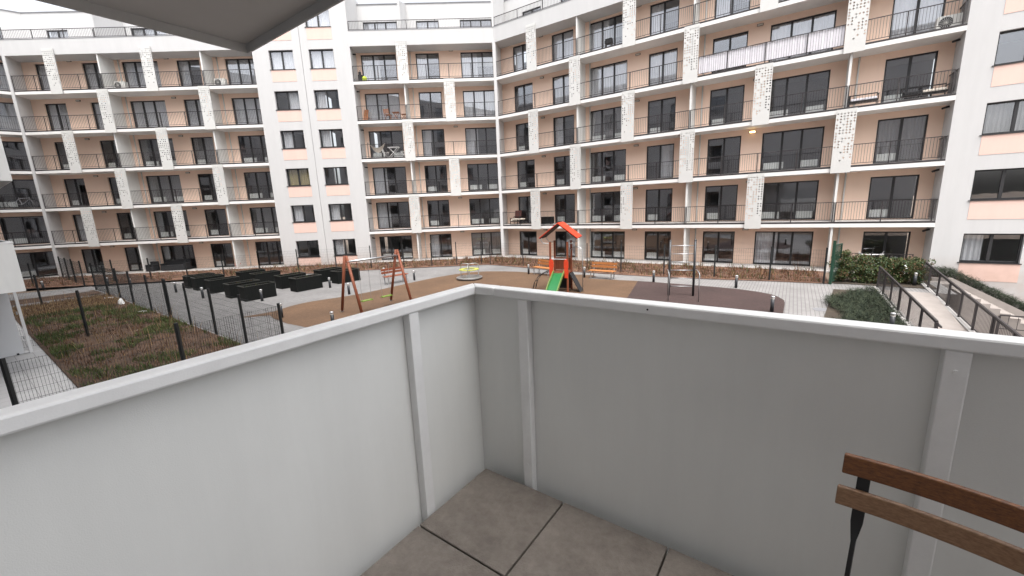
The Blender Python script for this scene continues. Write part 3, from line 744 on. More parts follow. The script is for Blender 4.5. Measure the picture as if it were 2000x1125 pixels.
# ---- planters
pm = MB(); L_, W_, Hh, t_ = 1.5, .75, .73, .05
pm.box(-W_, 0, 0, t_, 0, Hh); pm.box(-W_, 0, L_ - t_, L_, 0, Hh); pm.box(-W_, -W_ + t_, t_, L_ - t_, 0, Hh); pm.box(-t_, 0, t_, L_ - t_, 0, Hh); pm.box(-W_ + t_, -t_, t_, L_ - t_, 0, .1)
for i in range(9):
    y = .1 + i * .162; pm.box(0, .006, y, y + .08, .03, Hh - .06); pm.box(-W_ - .006, -W_, y, y + .08, .03, Hh - .06)
for i in range(5):
    x = -W_ + .07 + i * .145; pm.box(x, x + .07, -.006, 0, .03, Hh - .06)
PL = pm.mesh('box', 'black')
pm = MB(); pm.box(-W_ - .02, .02, -.02, .03, Hh, Hh + .03); pm.box(-W_ - .02, .02, L_ - .03, L_ + .02, Hh, Hh + .03); pm.box(-W_ - .02, -W_ + .03, .03, L_ - .03, Hh, Hh + .03); pm.box(-.03, .02, .03, L_ - .03, Hh, Hh + .03)
PR = pm.mesh('rim', mat('planter_rim_plastic', (.022, .024, .02), .4))
pm = MB(); pm.box(-W_ + t_, -t_, t_, L_ - t_, .1, Hh - .09); PS = pm.mesh('soil', 'psoil')
pl = [((-19.98, 24.82), 'black planter box at the far left of the front planter row'), ((-18.79, 23.96), 'black planter box second from the left in the front planter row'),
      ((-17.07, 22.76), 'black planter box third from the left in the front planter row'), ((-14.87, 21.12), 'black planter box directly left of the nearest planter'),
      ((-13.46, 20.14), 'nearest black planter box, a bollard in front of its long side'), ((-13.38, 23.32), 'black planter box in the middle row, left one of its pair'),
      ((-11.9, 22.16), 'black planter box in the middle row, right one of its pair'), ((-17.3, 25.8), 'black planter box in the back row, left one of its pair'),
      ((-15.7, 24.7), 'black planter box in the back row, right one of its pair'), ((-11.9, 25.1), 'black planter box behind the swing, rear one of two'), ((-10.46, 24.28), 'black planter box seen between the left swing legs')]
for (x, y), lab in pl:
    e = tag(empty('planter_box', (x, y, .003), aH), lab, 'planter', 'planter boxes on the plaza')
    put('box', PL, e); put('rim', PR, e); put('soil', PS, e)

# ---- swing
sw = tag(empty('swing_set', (0, 0, .008)), 'timber A-frame swing set with steel beam and two lime green seats', 'swing')
RA, LA = Vector((-5.18, 18.49, 2.36)), Vector((-6.78, 16.66, 2.36)); bd = (RA - LA).normalized(); pd = Vector((bd.y, -bd.x, 0))
for ap in (LA, RA):
    for sg in (-1, 1):
        f = Vector((ap.x, ap.y, 0)) + pd * sg * .78; t = ap + (ap - f) * .045; o = bd * (.05 * sg)
        m = MB(); m.tube([f + o, t + o], .058, 12); lg = m.build('leg', 'swood', sw, smooth=True)
        m = MB(); m.tube([f + o, f + o + (t - f) * .03], .066, 12); m.build('steel_foot', 'steel', lg)
m = MB(); m.tube([LA - Vector((0, 0, .14)), RA - Vector((0, 0, .14))], .045, 12); bm_ = m.build('beam', 'steel', sw, smooth=True)
for ap, sg in ((LA, 1), (RA, -1)):
    m = MB(); q = ap - Vector((0, 0, .13)) + bd * .08 * sg; m.bar(q - pd * .11, q + pd * .11, .16, .012); m.build('bracket', 'steel', sw)
for tt in (.3, .7):
    c0 = LA + (RA - LA) * tt
    m = MB(); s0_ = Vector((c0.x, c0.y, .46))
    m.bar(s0_ - bd * .22, s0_ + bd * .22, .18, .035); m.bar(s0_ - bd * .24, s0_ - bd * .2, .2, .05); m.bar(s0_ + bd * .2, s0_ + bd * .24, .2, .05); st = m.build('seat', 'lime', sw)
    for sg in (-1, 1):
        m = MB(); a = Vector((c0.x, c0.y, 2.2)) + bd * .24 * sg; b = s0_ + bd * .21 * sg
        m.tube([a, b], .006, 5); m.build('chain', 'steel', st)

# ---- carousel
ca = tag(empty('carousel', (-2.54, 24.2, .008)), 'small playground roundabout with metal disc and yellow ring seat', 'carousel')
m = MB(); m.lathe([(.70, .06), (.78, .07), (.78, .13), (.74, .15)], 32); m.build('platform', 'steel', ca, smooth=False)
m = MB(); m.lathe([(.2, 0), (.2, .06)], 16); m.build('pivot', 'anth', ca)
ring = [(.48 * cos(2 * pi * i / 28), .48 * sin(2 * pi * i / 28), .60) for i in range(29)]
m = MB(); m.tube(ring, .0); m = MB()
for i in range(28):
    a0, a1 = 2 * pi * i / 28, 2 * pi * (i + 1) / 28
    P = [(r * cos(a), r * sin(a), z) for z in (.57, .61) for r, a in ((.36, a0), (.60, a0), (.60, a1), (.36, a1))]
    k = len(m.v); m.v += P
    for q in ((3, 2, 1, 0), (4, 5, 6, 7), (1, 2, 6, 5), (3, 0, 4, 7)): m.f.append(tuple(k + j for j in q)); m.mi.append(0)
m.build('ring_seat', mat('yellow_seat_plastic', (.36, .37, .07), .45), ca)
for i in range(3):
    a = 2 * pi * i / 3 + .5
    m = MB(); m.tube([(.62 * cos(a), .62 * sin(a), .13), (.62 * cos(a), .62 * sin(a), .85), (.45 * cos(a), .45 * sin(a), .92), (0, 0, .92)], .018, 8); m.build('handle', 'steel', ca, smooth=True)
m = MB(); m.tube([(0, 0, .12), (0, 0, .92)], .03, 8); m.build('column', 'steel', ca)

# ---- benches
def bench(loc, rz, lab, wood):
    e = tag(empty('park_bench', (*loc, .008), rz), lab, 'bench', 'benches around the playground')
    for i in range(3):
        m = MB(); m.box(-.75, .75, -.22 + i * .15, -.09 + i * .15, .43, .465); m.build('seat_slat', wood, e, bevel=.005)
    for i in range(2):
        m = MB(); y = .27 + i * .035; m.box(-.75, .75, y, y + .03, .58 + i * .17, .71 + i * .17); m.build('back_slat', wood, e, bevel=.005)
    for x in (-.6, .6):
        m = MB(); m.bar((x, -.2, 0), (x, -.2, .43), .045, .045); m.build('leg', 'steel', e)
        m = MB(); m.bar((x, .22, 0), (x, .26, .45), .045, .045); m.bar((x, .252, .45), (x, .345, .90), .045, .02); m.build('leg', 'steel', e)
        m = MB(); m.box(x - .02, x + .02, -.2, .23, .405, .43); m.build('seat_support', 'steel', e)
bench((5.1, 22.55), R(-34.7), 'orange slatted park bench between the playhouse and climbing frame', 'owood')
bench((-6.9, 23.95), R(45), 'red-brown slatted park bench seen through the swing frame', 'swood')
bench((1.95, 24.6), R(-50), 'orange slatted park bench mostly hidden behind the playhouse', 'owood')

# ---- playhouse tower
ph = tag(empty('playhouse', (2.45, 19.75, .008), R(-21)), 'red-roofed timber playhouse tower with green slide', 'playhouse')
hw = .42
for sx in (-1, 1):
    for sy in (-1, 1):
        m = MB(); m.box(sx * hw - .045, sx * hw + .045, sy * hw - .045, sy * hw + .045, 0, 2.45); m.build('post', 'swood', ph, bevel=.01)
m = MB(); m.box(-hw, hw, -hw, hw, .90, .95); m.build('deck', 'swood', ph)
for sx in (-1, 1):      # gabled roof, ridge runs away from the camera
    m = MB()
    a, b = (0, 3.36), (sx * .92, 2.66); th = .04
    P = [(a[0], a[1]), (b[0], b[1]), (b[0], b[1] - th), (a[0], a[1] - th)]
    k = len(m.v)
    for y in (-.58, .58): m.v += [(x, y, z) for x, z in P]
    for q in ((0, 1, 2, 3), (7, 6, 5, 4), (0, 4, 5, 1), (1, 5, 6, 2), (2, 6, 7, 3), (3, 7, 4, 0)): m.f.append(tuple(k + j for j in q)); m.mi.append(0)
    rpn = m.build('roof_panel', 'red', ph)
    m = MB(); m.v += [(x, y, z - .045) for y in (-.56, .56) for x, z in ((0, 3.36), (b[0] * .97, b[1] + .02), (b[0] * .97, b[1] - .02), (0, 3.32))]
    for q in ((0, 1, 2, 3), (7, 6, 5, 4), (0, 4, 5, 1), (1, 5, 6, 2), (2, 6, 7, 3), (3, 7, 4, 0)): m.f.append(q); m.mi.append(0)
    m.build('underside_shade_layer', 'maroon', rpn)  # added dark layer standing in for shade below the red roof
    for y in (-.5, .5):
        m = MB(); c = (sx * .62, y, 2.62)
        m.tube([(sx * .42, y * .84, 2.42), (sx * .55, y * .9, 2.36), (sx * .74, y, 2.40), (sx * .84, y, 2.52), (sx * .82, y, 2.72)], .018, 8); m.build('roof_bracket', 'steel', ph, smooth=True)
def heart(sx):      # shaped guard panels beside the slide
    m = MB(); z0, z1 = .72, 1.62
    for (za, zb, wi) in ((z0, z0 + .18, .16), (z0 + .18, 1.12, .22), (1.12, 1.22, .17), (1.22, 1.52, .22), (1.52, z1, .15)):
        c = sx * (hw - .06); m.box(c - wi / 2, c + wi / 2, -hw - .075, -hw - .05, za, zb)
    return m
for sx in (-1, 1): heart(sx).build('guard_panel', 'red', ph)
m = MB(); m.box(-hw + .045, hw - .045, hw + .046, hw + .07, 1.0, 1.6); m.build('back_panel', 'swood', ph)
m = MB(); m.tube([(-hw + .05, -hw - .03, 1.62), (hw - .05, -hw - .03, 1.62)], .02, 8); m.build('guard_bar', 'steel', ph)
m = MB(); N = 10; prof = []
for i in range(N + 1):
    t = i / N; y = -hw - .05 - 1.75 * t; z = .96 - .86 * (t ** 1.15) + (.06 * max(0, t - .8) / .2); prof.append((y, z))
for i in range(N):
    (y0, z0), (y1, z1) = prof[i], prof[i + 1]
    for x0, x1, h0, h1 in ((-.24, .24, -.03, 0), (-.28, -.24, -.03, .13), (.24, .28, -.03, .13)):
        k = len(m.v); m.v += [(x0, y0, z0 + h0), (x1, y0, z0 + h0), (x1, y1, z1 + h0), (x0, y1, z1 + h0), (x0, y0, z0 + h1), (x1, y0, z0 + h1), (x1, y1, z1 + h1), (x0, y1, z1 + h1)]
        mi = 0 if h1 == 0 else 1
        for q in ((3, 2, 1, 0), (4, 5, 6, 7), (0, 1, 5, 4), (2, 3, 7, 6), (1, 2, 6, 5), (3, 0, 4, 7)): m.f.append(tuple(k + j for j in q)); m.mi.append(mi)
m.build('slide', ['slide', mat('slide_edge', (.13, .2, .055), .4)], ph)
for y in (-.25, .25):       # curved climbing ladder on the left
    m = MB(); m.tube([(-hw - .05, y, .98), (-.8, y, .93), (-1.12, y, .72), (-1.32, y, .40), (-1.42, y, 0)], .022, 8); m.build('ladder_rail', 'iron', ph, smooth=True)
for (x, z) in ((-.85, .9), (-1.12, .72), (-1.27, .48), (-1.38, .2)):
    m = MB(); m.tube([(x, -.25, z), (x, .25, z)], .015, 6); m.build('rung', 'iron', ph)
m = MB(); m.tube([(hw + .05, -.1, 1.72), (hw + .08, -.1, 2.05), (hw + .25, -.12, 2.2), (hw + .55, -.15, 2.16), (hw + .66, -.16, 2.04), (hw + .68, -.16, 0)], .02, 8); m.build('fire_pole', 'steel', ph, smooth=True)
m = MB(); m.v += [(hw + .05, -.3, .9), (hw + .05, .35, .9), (hw + .55, .35, 0.01), (hw + .55, -.3, 0.01), (hw + .09, -.3, .9), (hw + .09, .35, .9), (hw + .59, .35, 0.01), (hw + .59, -.3, .01)]
for q in ((0, 1, 2, 3), (7, 6, 5, 4), (0, 4, 5, 1), (1, 5, 6, 2), (2, 6, 7, 3), (3, 7, 4, 0)): m.f.append(q); m.mi.append(0)
m.build('climbing_wall', 'dark', ph)
m = MB(); m.box(-hw + .05, hw - .05, hw - .02, hw + .01, .05, .88); m.build('lower_panel', 'dark', ph)

# ---- climbing frame
gy = tag(empty('climbing_frame', (0, 0, .010)), 'outdoor gym ladder with black posts, steel rungs and dip bars', 'climbing frame')
G1, G2 = Vector((7.01, 17.79, 0)), Vector((7.97, 17.48, 0)); gd = (G2 - G1).normalized(); gn = Vector((gd.y, -gd.x, 0))
for g_ in (G1, G2):
    m = MB(); m.tube([g_, g_ + Vector((0, 0, 2.42))], .05, 12); po = m.build('post', 'boll', gy, smooth=True)
    m = MB(); m.lathe([(.052, 0), (.052, .03), (.03, .06)], 12); m.build('cap', 'boll', po, loc=tuple(g_ + Vector((0, 0, 2.42))))
for i in range(6):
    z = .42 + i * .36; m = MB(); m.tube([G1 + Vector((0, 0, z)), G2 + Vector((0, 0, z))], .018, 8); m.build('rung', 'steel', gy, smooth=True)
for g_, sg in ((G1, -1), (G2, 1)):
    o = gn * 1.15
    m = MB(); m.tube([g_ + Vector((0, 0, 1.16)) + gd * .06 * sg, g_ + gn * .25 + Vector((0, 0, 1.2)) + gd * .08 * sg, g_ + o * .93 + Vector((0, 0, 1.2)) + gd * .08 * sg, g_ + o + Vector((0, 0, 1.12)) + gd * .08 * sg, g_ + o + gd * .08 * sg], .021, 8); m.build('dip_bar', 'steel', gy, smooth=True)

# ---- mesh fences
def fence_panel_mesh(L, H, dense=True):
    b = MB(); r = .0022
    n = int(L / (.05 if dense else .1))
    for i in range(n + 1):
        x = i * L / n; b.box(x - r, x + r, -r, r, .06, H)
    k = 8
    for i in range(k + 1):
        z = .08 + i * (H - .1) / k; b.box(0, L, r + .0002, 3 * r, z - r, z + r)
    return b
FP = {}
def fence(name, pts, H, lab, dense=True, cat='fence', group='mesh fences around the gardens', lastpost=True):
    """pts: world xy of the posts in order"""
    e = tag(empty(name, (pts[0][0], pts[0][1], 0)), lab, cat, group); o = Vector(pts[0])
    for p in (pts if lastpost else pts[:-1]):
        m = MB(); q = Vector(p) - o; m.box(q.x - .03, q.x + .03, q.y - .03, q.y + .03, 0, H + .1); m.build('post', 'fence', e)
    for a, b in zip(pts, pts[1:]):
        a_, b_ = Vector(a) - o, Vector(b) - o; L = round((b_ - a_).length, 1); key = (L, H, dense)
        if key not in FP: FP[key] = fence_panel_mesh(L, H, dense).mesh('mesh_panel', 'fence')
        t = put('mesh_panel', FP[key], e, (a_.x, a_.y, 0), math.atan2(b_.y - a_.y, b_.x - a_.x)); t.scale.x = (b_ - a_).length / L
fence('mesh_fence', [toH(x, 5.32) for x in (-48, -45.4, -43, -40)], 1.65, 'black mesh fence at the far left beyond the garden path', False)
fence('mesh_fence', [toH(x, 5.32) for x in (-36.5, -33.4, -30.6, -28, -25, -22.4, -19.85, -17.3, -14.75, -12.1)], 1.65, 'long black mesh fence between the weedy lawn and the paved plaza')
fence('mesh_fence', [toH(-12.1, y) for y in (.3, 2.95, 5.28)], 1.68, 'black mesh fence nearest the foreground rail at the lawn edge', lastpost=False)
fence('mesh_fence', [toH(-21.7, y) for y in (.3, 2.65, 5.2)], 1.7, 'black mesh fence crossing the weedy lawn in its middle')
fence('mesh_fence', [toH(-32.5, y) for y in (.3, 2.6, 5.2)], 1.6, 'black mesh fence at the far end of the weedy lawn')
fence('mesh_fence', [toBD(s, -4.0 if s > 20 else -4.4) for s in (-1, 2.5, 5.5, 8.2, 10.8, 13.4, 16, 18.6)], 1.5, 'thin black mesh fence on the bed behind the planters', False)
fence('mesh_fence', [toBD(18.6, -4.4), toBD(21.3, -4.2), toBD(24, -4.0), toBD(26.53, -3.8), toBD(29, -3.9), toBD(31.09, -3.95), toBD(32.96, -3.9), toBD(34.85, -4.06)], 1.65, 'thin black mesh fence on the bed behind the swing and carousel', False)
fence('mesh_fence', [toE(s, -4.15) for s in (1.8, 4.72, 7.3, 9.6, 11.82, 14.35, 16.98, 19.51, 21.7)], 1.62, 'thin black mesh fence on the bed behind the playhouse and benches', False)
# green gate standing open
ga = tag(empty('garden_gate', (*toE(21.95, -4.2), 0), aE + R(70)), 'dark green garden gate standing open beside the leafy bush', 'gate')
m = MB(); m.box(-.05, .05, -.05, .05, 0, 2.05); m.build('post', 'green', ga)
m = MB(); m.box(.07, .12, -.025, .025, .1, 1.85); m.box(1.0, 1.05, -.025, .025, .1, 1.85); m.box(.12, 1.0, -.025, .025, .1, .15); m.box(.12, 1.0, -.025, .025, 1.8, 1.85); gf = m.build('frame', 'green', ga)
m = MB()
for i in range(17): m.box(.14 + i * .05, .148 + i * .05, -.004, .004, .15, 1.8)
for i in range(8): m.box(.12, 1.0, .0045, .0125, .3 + i * .2, .308 + i * .2)
m.build('mesh_infill', 'green', gf)
m = MB(); m.box(.9, .98, -.06, .06, .95, 1.07); m.build('lock', 'steel', gf)

# ---- ramp with side walls and railings (E frame)
rr = tag(empty('ramp', (DE.x, DE.y, 0), aE), 'pale concrete ramp descending between railings at the right', 'ramp')
def sl(mm): return -max(0, mm - 6.0) * .10
m = MB(); P = []
for mm in (RM0, 6.0, 14): P.append((mm, sl(mm)))
for (m0, z0), (m1, z1) in zip(P, P[1:]):
    k = len(m.v); m.v += [(RS0, -m0, z0 + .006), (RS1, -m0, z0 + .006), (RS1, -m1, z1 + .006), (RS0, -m1, z1 + .006), (RS0, -m0, z0 - .3), (RS1, -m0, z0 - .3), (RS1, -m1, z1 - .3), (RS0, -m1, z1 - .3)]
    for q in ((0, 1, 2, 3), (7, 6, 5, 4), (0, 4, 5, 1), (1, 5, 6, 2), (2, 6, 7, 3), (3, 7, 4, 0)): m.f.append(tuple(k + j for j in q[::-1])); m.mi.append(0)
m.build('ramp_surface', 'conc', rr)
def sidewall(s0, s1, m0, m1, top0, top1, bot, name='side_wall'):
    m = MB(); m.v += [(s0, -m0, bot), (s1, -m0, bot), (s1, -m1, bot), (s0, -m1, bot), (s0, -m0, top0), (s1, -m0, top0), (s1, -m1, top1), (s0, -m1, top1)]
    for q in ((0, 1, 2, 3), (7, 6, 5, 4), (0, 4, 5, 1), (1, 5, 6, 2), (2, 6, 7, 3), (3, 7, 4, 0)): m.f.append(q); m.mi.append(0)
    return m.build(name, 'kerb', rr, bevel=.01)
sidewall(RS0 - .2, RS0 - .005, RM0 - .1, 14, .12, .12, -1.2)
sidewall(RS1 + .005, RS1 + .2, 2.4, 14, .16, -.55, -2.6)
def slope_rail(name, s, m0, m1, zf, lab):
    e = tag(empty(name, (DE.x, DE.y, 0), aE), lab, 'railing', 'railings of the ramp')
    n = max(1, round((m1 - m0) / 1.45)); ms = [m0 + (m1 - m0) * i / n for i in range(n + 1)]
    for a in ms:
        m = MB(); m.box(s - .03, s + .03, -a - .03, -a + .03, zf(a) - .05, zf(a) + .9); m.build('post', 'rail', e)
    m = MB(); m.bar((s, -m0, zf(m0) + .92), (s, -m1, zf(m1) + .92), .05, .04); m.build('handrail', 'rail', e)
    m = MB(); m.bar((s + .09, -m0 - .1, zf(m0) + .78), (s + .09, -m1, zf(m1) + .78), .04, .04); m.build('grab_rail', 'rail', e)
    m = MB(); m.bar((s, -m0, zf(m0) + .08), (s, -m1, zf(m1) + .08), .03, .03); m.build('bottom_bar', 'rail', e)
    m = MB(); nn_ = int((m1 - m0) / .095)
    for i in range(nn_ + 1):
        a = m0 + (m1 - m0) * i / nn_; m.box(s - .004, s + .004, -a - .005, -a + .005, zf(a) + .08, zf(a) + .91)
    m.build('balusters', 'rail', e)
slope_rail('ramp_railing', RS0 - .1, RM0 + .1, 13.8, lambda a: .12 - max(0, a - 6) * .02, 'dark slatted railing on the left side of the ramp')
slope_rail('ramp_railing', RS1 + .1, 2.5, 13.8, lambda a: .16 - .062 * (a - 2.4), 'dark slatted railing on the right side of the ramp')
# planted slope with its wall in front of the right end wall
wl = tag(empty('retaining_wall', (DE.x, DE.y, 0), aE), 'sloping white retaining wall holding the hedge below the right end wall', 'wall')
m = MB(); f = lambda s: .12 - .58 * max(0, s - 26.6)
pts = [25.9, 26.6, 31.2, 44]
for a, b in zip(pts, pts[1:]):
    za, zb = max(f(a), -2.5), max(f(b), -2.5); k = len(m.v)
    m.v += [(a, -1.45, -2.6), (b, -1.45, -2.6), (b, -1.25, -2.6), (a, -1.25, -2.6), (a, -1.45, za), (b, -1.45, zb), (b, -1.25, zb), (a, -1.25, za)]
    for q in ((3, 2, 1, 0), (4, 5, 6, 7), (0, 1, 5, 4), (1, 2, 6, 5), (2, 3, 7, 6), (3, 0, 4, 7)): m.f.append(tuple(k + j for j in q)); m.mi.append(0)
m.build('wall_body', 'conc', wl)
m = MB()
for a, b in zip(pts, pts[1:]):
    za, zb = max(f(a), -2.5) - .08, max(f(b), -2.5) - .08
    m.face([(a, -1.25, za), (b, -1.25, zb), (b, -.001, zb), (a, -.001, za)])
m.build('planted_slope', 'soil', wl)
lr = tag(empty('stair_railing', (DE.x, DE.y, -2.6), aE), 'low dark railing by the sunken stair at the right edge', 'railing')
for s_ in (27.6, 30.2):
    m = MB(); m.box(s_ - .03, s_ + .03, -3.63, -3.57, 0, 1.6); m.build('post', 'rail', lr)
m = MB(); m.box(27.6, 30.2, -3.63, -3.57, 1.6, 1.65); m.box(27.63, 30.17, -3.62, -3.58, 1.05, 1.08); m.build('handrail', 'rail', lr)
m = MB()
for i in range(9): m.box(27.85 + i * .26, 27.865 + i * .26, -3.607, -3.593, 1.08, 1.6)
m.build('balusters', 'rail', lr)
# wall behind the sunken stair
m = MB(); m.v += [(25.42, -1.5, -2.6), (26.4, -1.5, -2.6), (26.4, -2.3, -2.6), (25.42, -2.3, -2.6), (25.42, -1.5, -.02), (26.4, -1.5, -.02), (26.4, -2.3, -.02), (25.42, -2.3, -.02)]
for q in ((3, 2, 1, 0), (4, 5, 6, 7), (0, 1, 5, 4), (1, 2, 6, 5), (2, 3, 7, 6), (3, 0, 4, 7)): m.f.append(q[::-1]); m.mi.append(0)
m.build('stair_landing', 'conc', wl)
for i in range(13):
    m = MB(); m.box(26.42 + i * .3, 26.72 + i * .3, -3.5, -1.46, -2.6, -.2 - i * .18); m.build('step', 'conc', wl)
# manhole cover
m = MB(); m.lathe([(.28, 0), (.28, .004), (.25, .007)], 24); mh = m.build('manhole_cover', 'coping', None, loc=(11.41, 14.48, .0045)); tag(mh, 'round metal manhole cover in the pale pavement', 'manhole cover')

# ================================================================== VEGETATION
def blades(name, spots, mats, hmin, hmax, wd, lean=.4, seed=1, segs=2):
    rnd = random.Random(seed); b = MB()
    for x, y, z, mi, sc_ in spots:
        h = rnd.uniform(hmin, hmax) * sc_; a = rnd.uniform(0, 2 * pi); dx, dy = cos(a), sin(a); w_ = wd * rnd.uniform(.6, 1.3); l = rnd.uniform(0, lean) * h; t = rnd.uniform(0, 2 * pi); lx, ly = cos(t) * l, sin(t) * l
        k = len(b.v)
        b.v += [(x - dx * w_, y - dy * w_, z), (x + dx * w_, y + dy * w_, z), (x + lx * .4 + dx * w_ * .7, y + ly * .4 + dy * w_ * .7, z + h * .6), (x + lx * .4 - dx * w_ * .7, y + ly * .4 - dy * w_ * .7, z + h * .6), (x + lx, y + ly, z + h)]
        b.f += [(k, k + 1, k + 2, k + 3), (k + 3, k + 2, k + 4)]; b.mi += [mi, mi]
    o = b.build(name, mats); return o
rnd = random.Random(3); sp = []
for i in range(52000):
    hx, hy = rnd.uniform(-33.3, -10), rnd.uniform(1.5, 5.25); x, y = toH(hx, hy)
    v = noise.noise((x * .55, y * .55, 1)) + .5 * noise.noise((x * 1.7, y * 1.7, 5)); d_ = noise.noise((x * .8, y * .8, 9))
    far = (hx < -29)
    if rnd.random() > (.72 if v > .03 or far else .13): continue
    gmi = 0 if (v > .03 and rnd.random() < .9 and not far) else (1 if rnd.random() < (.6 if far else .35 if d_ > .2 else .1) else 2)
    sp.append((x, y, .02, gmi, 1.0 if gmi == 0 else .9))
stuff(tag(blades('weed_grass', sp, ['gr1', 'gr2', 'gr3'], .05, .22, .012, .9, 4), 'patchy green and brown weeds covering the lawn', 'grass'))
sp = []
for i in range(420):
    hx, hy = rnd.uniform(-32, -10), rnd.uniform(1.6, 5.2); x, y = toH(hx, hy); sp.append((x, y, .02, rnd.choice([0, 0, 1]), 1))
stuff(tag(blades('dry_stalks', sp, ['gr2', 'gr3'], .35, .95, .008, .6, 8), 'tall dry stalks sticking out of the weedy lawn', 'weeds'))
def bed_spots(fn, n, seed):
    r_ = random.Random(seed); out = []
    for i in range(n):
        x, y = fn(r_.random(), r_.random()); c = noise.noise((x * .8, y * .8, 2)); 
        c2_ = noise.noise((x * 2.3, y * 2.3, 6)); hs_ = .35 + max(0, c2_) * 2.2 if c2_ > -.1 else .22
        out.append((x, y, .02, r_.choice([0, 0, 1, 2, 2, 3]) if c > 0 else r_.choice([0, 2, 2, 3, 2, 0]), hs_ * (1 + c * .6)))
    return out
fE = lambda u, v: toE(-1 + 22.6 * u, -(.5 + (lerp_tab(mE, -1 + 22.6 * u) - .75) * v))
fB = lambda u, v: toBD(-1 + 36.5 * u, -(.5 + (lerp_tab(mB, -1 + 36.5 * u) - .75) * v))
stuff(tag(blades('dry_perennials', bed_spots(fE, 15000, 1), ['dr1', 'dr2', 'dr3', 'gr1'], .08, .36, .013, 1.1, 5), 'rust-brown dried perennials filling the bed below the right wing', 'plants'))
stuff(tag(blades('dry_perennials', bed_spots(lambda u, v: fB(.42 + .58 * u, v), 11000, 2), ['dr1', 'dr2', 'dr3', 'gr1'], .08, .33, .013, 1.1, 6), 'rust-brown dried perennials in the bed behind the swing', 'plants'))
stuff(tag(blades('dry_perennials', bed_spots(lambda u, v: fB(.42 * u, v), 7000, 3), ['dr1', 'gr3', 'dr3', 'gr1'], .06, .2, .013, .9, 7), 'low reddish ground cover in the bed behind the planters', 'plants'))
def leaf_cloud(b, c, rad, n, size, r_, mis, flat=0):
    for i in range(n):
        while True:
            p = Vector((r_.uniform(-1, 1), r_.uniform(-1, 1), r_.uniform(-1, 1)))
            if p.length < 1: break
        p = p.normalized() * (p.length ** .5); q = Vector((c[0] + p.x * rad[0], c[1] + p.y * rad[1], c[2] + p.z * rad[2]))
        a = Vector((r_.gauss(0, 1), r_.gauss(0, 1), r_.gauss(0, 1))).normalized(); t = a.orthogonal().normalized(); u_ = a.cross(t)
        s_ = size * r_.uniform(.6, 1.4); k = len(b.v)
        b.v += [tuple(q - t * s_), tuple(q - u_ * s_ * .45), tuple(q + t * s_), tuple(q + u_ * s_ * .45)]; b.f.append((k, k + 1, k + 2, k + 3)); b.mi.append(r_.choice(mis))
# leafy bushes beside the gate: separate shrubs
r_ = random.Random(21)
names = ['leafy green bush right beside the green gate', 'leafy green bush second from the green gate', 'leafy green bush in the middle before the terrace door', 'leafy green bush with white blossoms left of the ramp top', 'rust-tinged leafy bush nearest the ramp bollard']
for i, lab in enumerate(names):
    s_, mm = 22.45 + i * .66, 3.35 - i * .12; h = [1.45, 1.25, 1.15, 1.1, 1.15][i]; bx, by = toE(s_, -mm)
    e = tag(empty('leafy_bush', (bx, by, .03)), lab, 'bush', 'bushes at the top of the ramp')
    b = MB()
    for k in range(9):
        a = r_.uniform(0, 2 * pi); t = r_.uniform(.1, .5); b.tube([(r_.uniform(-.08, .08), r_.uniform(-.08, .08), 0), (cos(a) * t * .5, sin(a) * t * .5, h * .5), (cos(a) * t, sin(a) * t, h * r_.uniform(.8, 1.05))], [.012, .008, .003], 5)
    b.build('stems', 'dr3', e)
    b = MB()
    for k in range(60):
        a = r_.uniform(0, 2 * pi); t = r_.uniform(0, .5); z = r_.uniform(.12, h) * (1 - .25 * t)
        leaf_cloud(b, (cos(a) * t, sin(a) * t, z), (.17, .17, .16), 70, .042, r_, [0, 0, 0, 0, 1, 1, 1, 1, 2] if i < 4 else [0, 0, 0, 1, 1, 2])
    b.build('foliage', ['lf1', 'lf2', 'lf3'], e)
    if i == 3:
        for k in range(3):
            b = MB(); b.lathe([(.005, -.02), (.035, 0), (.02, .02)], 8); b.build('blossom', 'whitepl', e, loc=(r_.uniform(-.3, .3), -.45, r_.uniform(.6, .9)))
# low juniper carpet and hedge on the slope
b = MB(); r_ = random.Random(4)
def spray(b, x, y, z, L, r_):
    a = r_.uniform(0, 2 * pi); el = r_.uniform(.1, .7); d_ = Vector((cos(a) * cos(el), sin(a) * cos(el), sin(el))); p = Vector((x, y, z)); mi = r_.choice([0, 0, 1]); s_ = d_.cross(Vector((0, 0, 1))).normalized()
    for k in range(5):
        q = p + d_ * L * (k / 5); w_ = L * .16 * (1 - k / 6)
        for sg in (-1, 1):
            e_ = q + (d_ * .6 + s_ * sg) * w_ + Vector((0, 0, r_.uniform(-.01, .02))); kk = len(b.v); b.v += [tuple(q - d_ * .012), tuple(q + d_ * .012), tuple(e_)]; b.f.append((kk, kk + 1, kk + 2)); b.mi.append(mi)
for i in range(8500):
    s_ = r_.uniform(21.2, 23.4); mm = r_.uniform(5.4, 12.5)
    lim = 22.2 + .35 * sin(mm * 1.3) + (.5 if mm < 6 else 0) - .12 * (mm - 6)
    if s_ < lim: continue
    x, y = toE(s_, -mm); spray(b, x, y, r_.uniform(.02, .22), r_.uniform(.15, .32), r_)
stuff(tag(b.build('juniper_carpet', ['jn1', 'jn2']), 'low dark juniper carpet beside the ramp wall', 'juniper'))
struct(bumpy('juniper_bed', lambda u, v: toE(22.0 + 1.4 * u - .8 * v * (1 - u), -(5.5 + 7.5 * v)), 10, 30, 'dsoil', .03, .028))
b = MB()
for i in range(8000):
    s_ = r_.uniform(26.0, 33); z = max(f(s_), -2.5) - .05; x, y = toE(s_, -r_.uniform(.15, 1.3)); spray(b, x, y, z + r_.uniform(0, .4), r_.uniform(.15, .35), r_)
stuff(tag(b.build('juniper_hedge', ['jn1', 'jn2']), 'dark juniper hedge on the slope along the right end wall', 'hedge'))
b = MB()
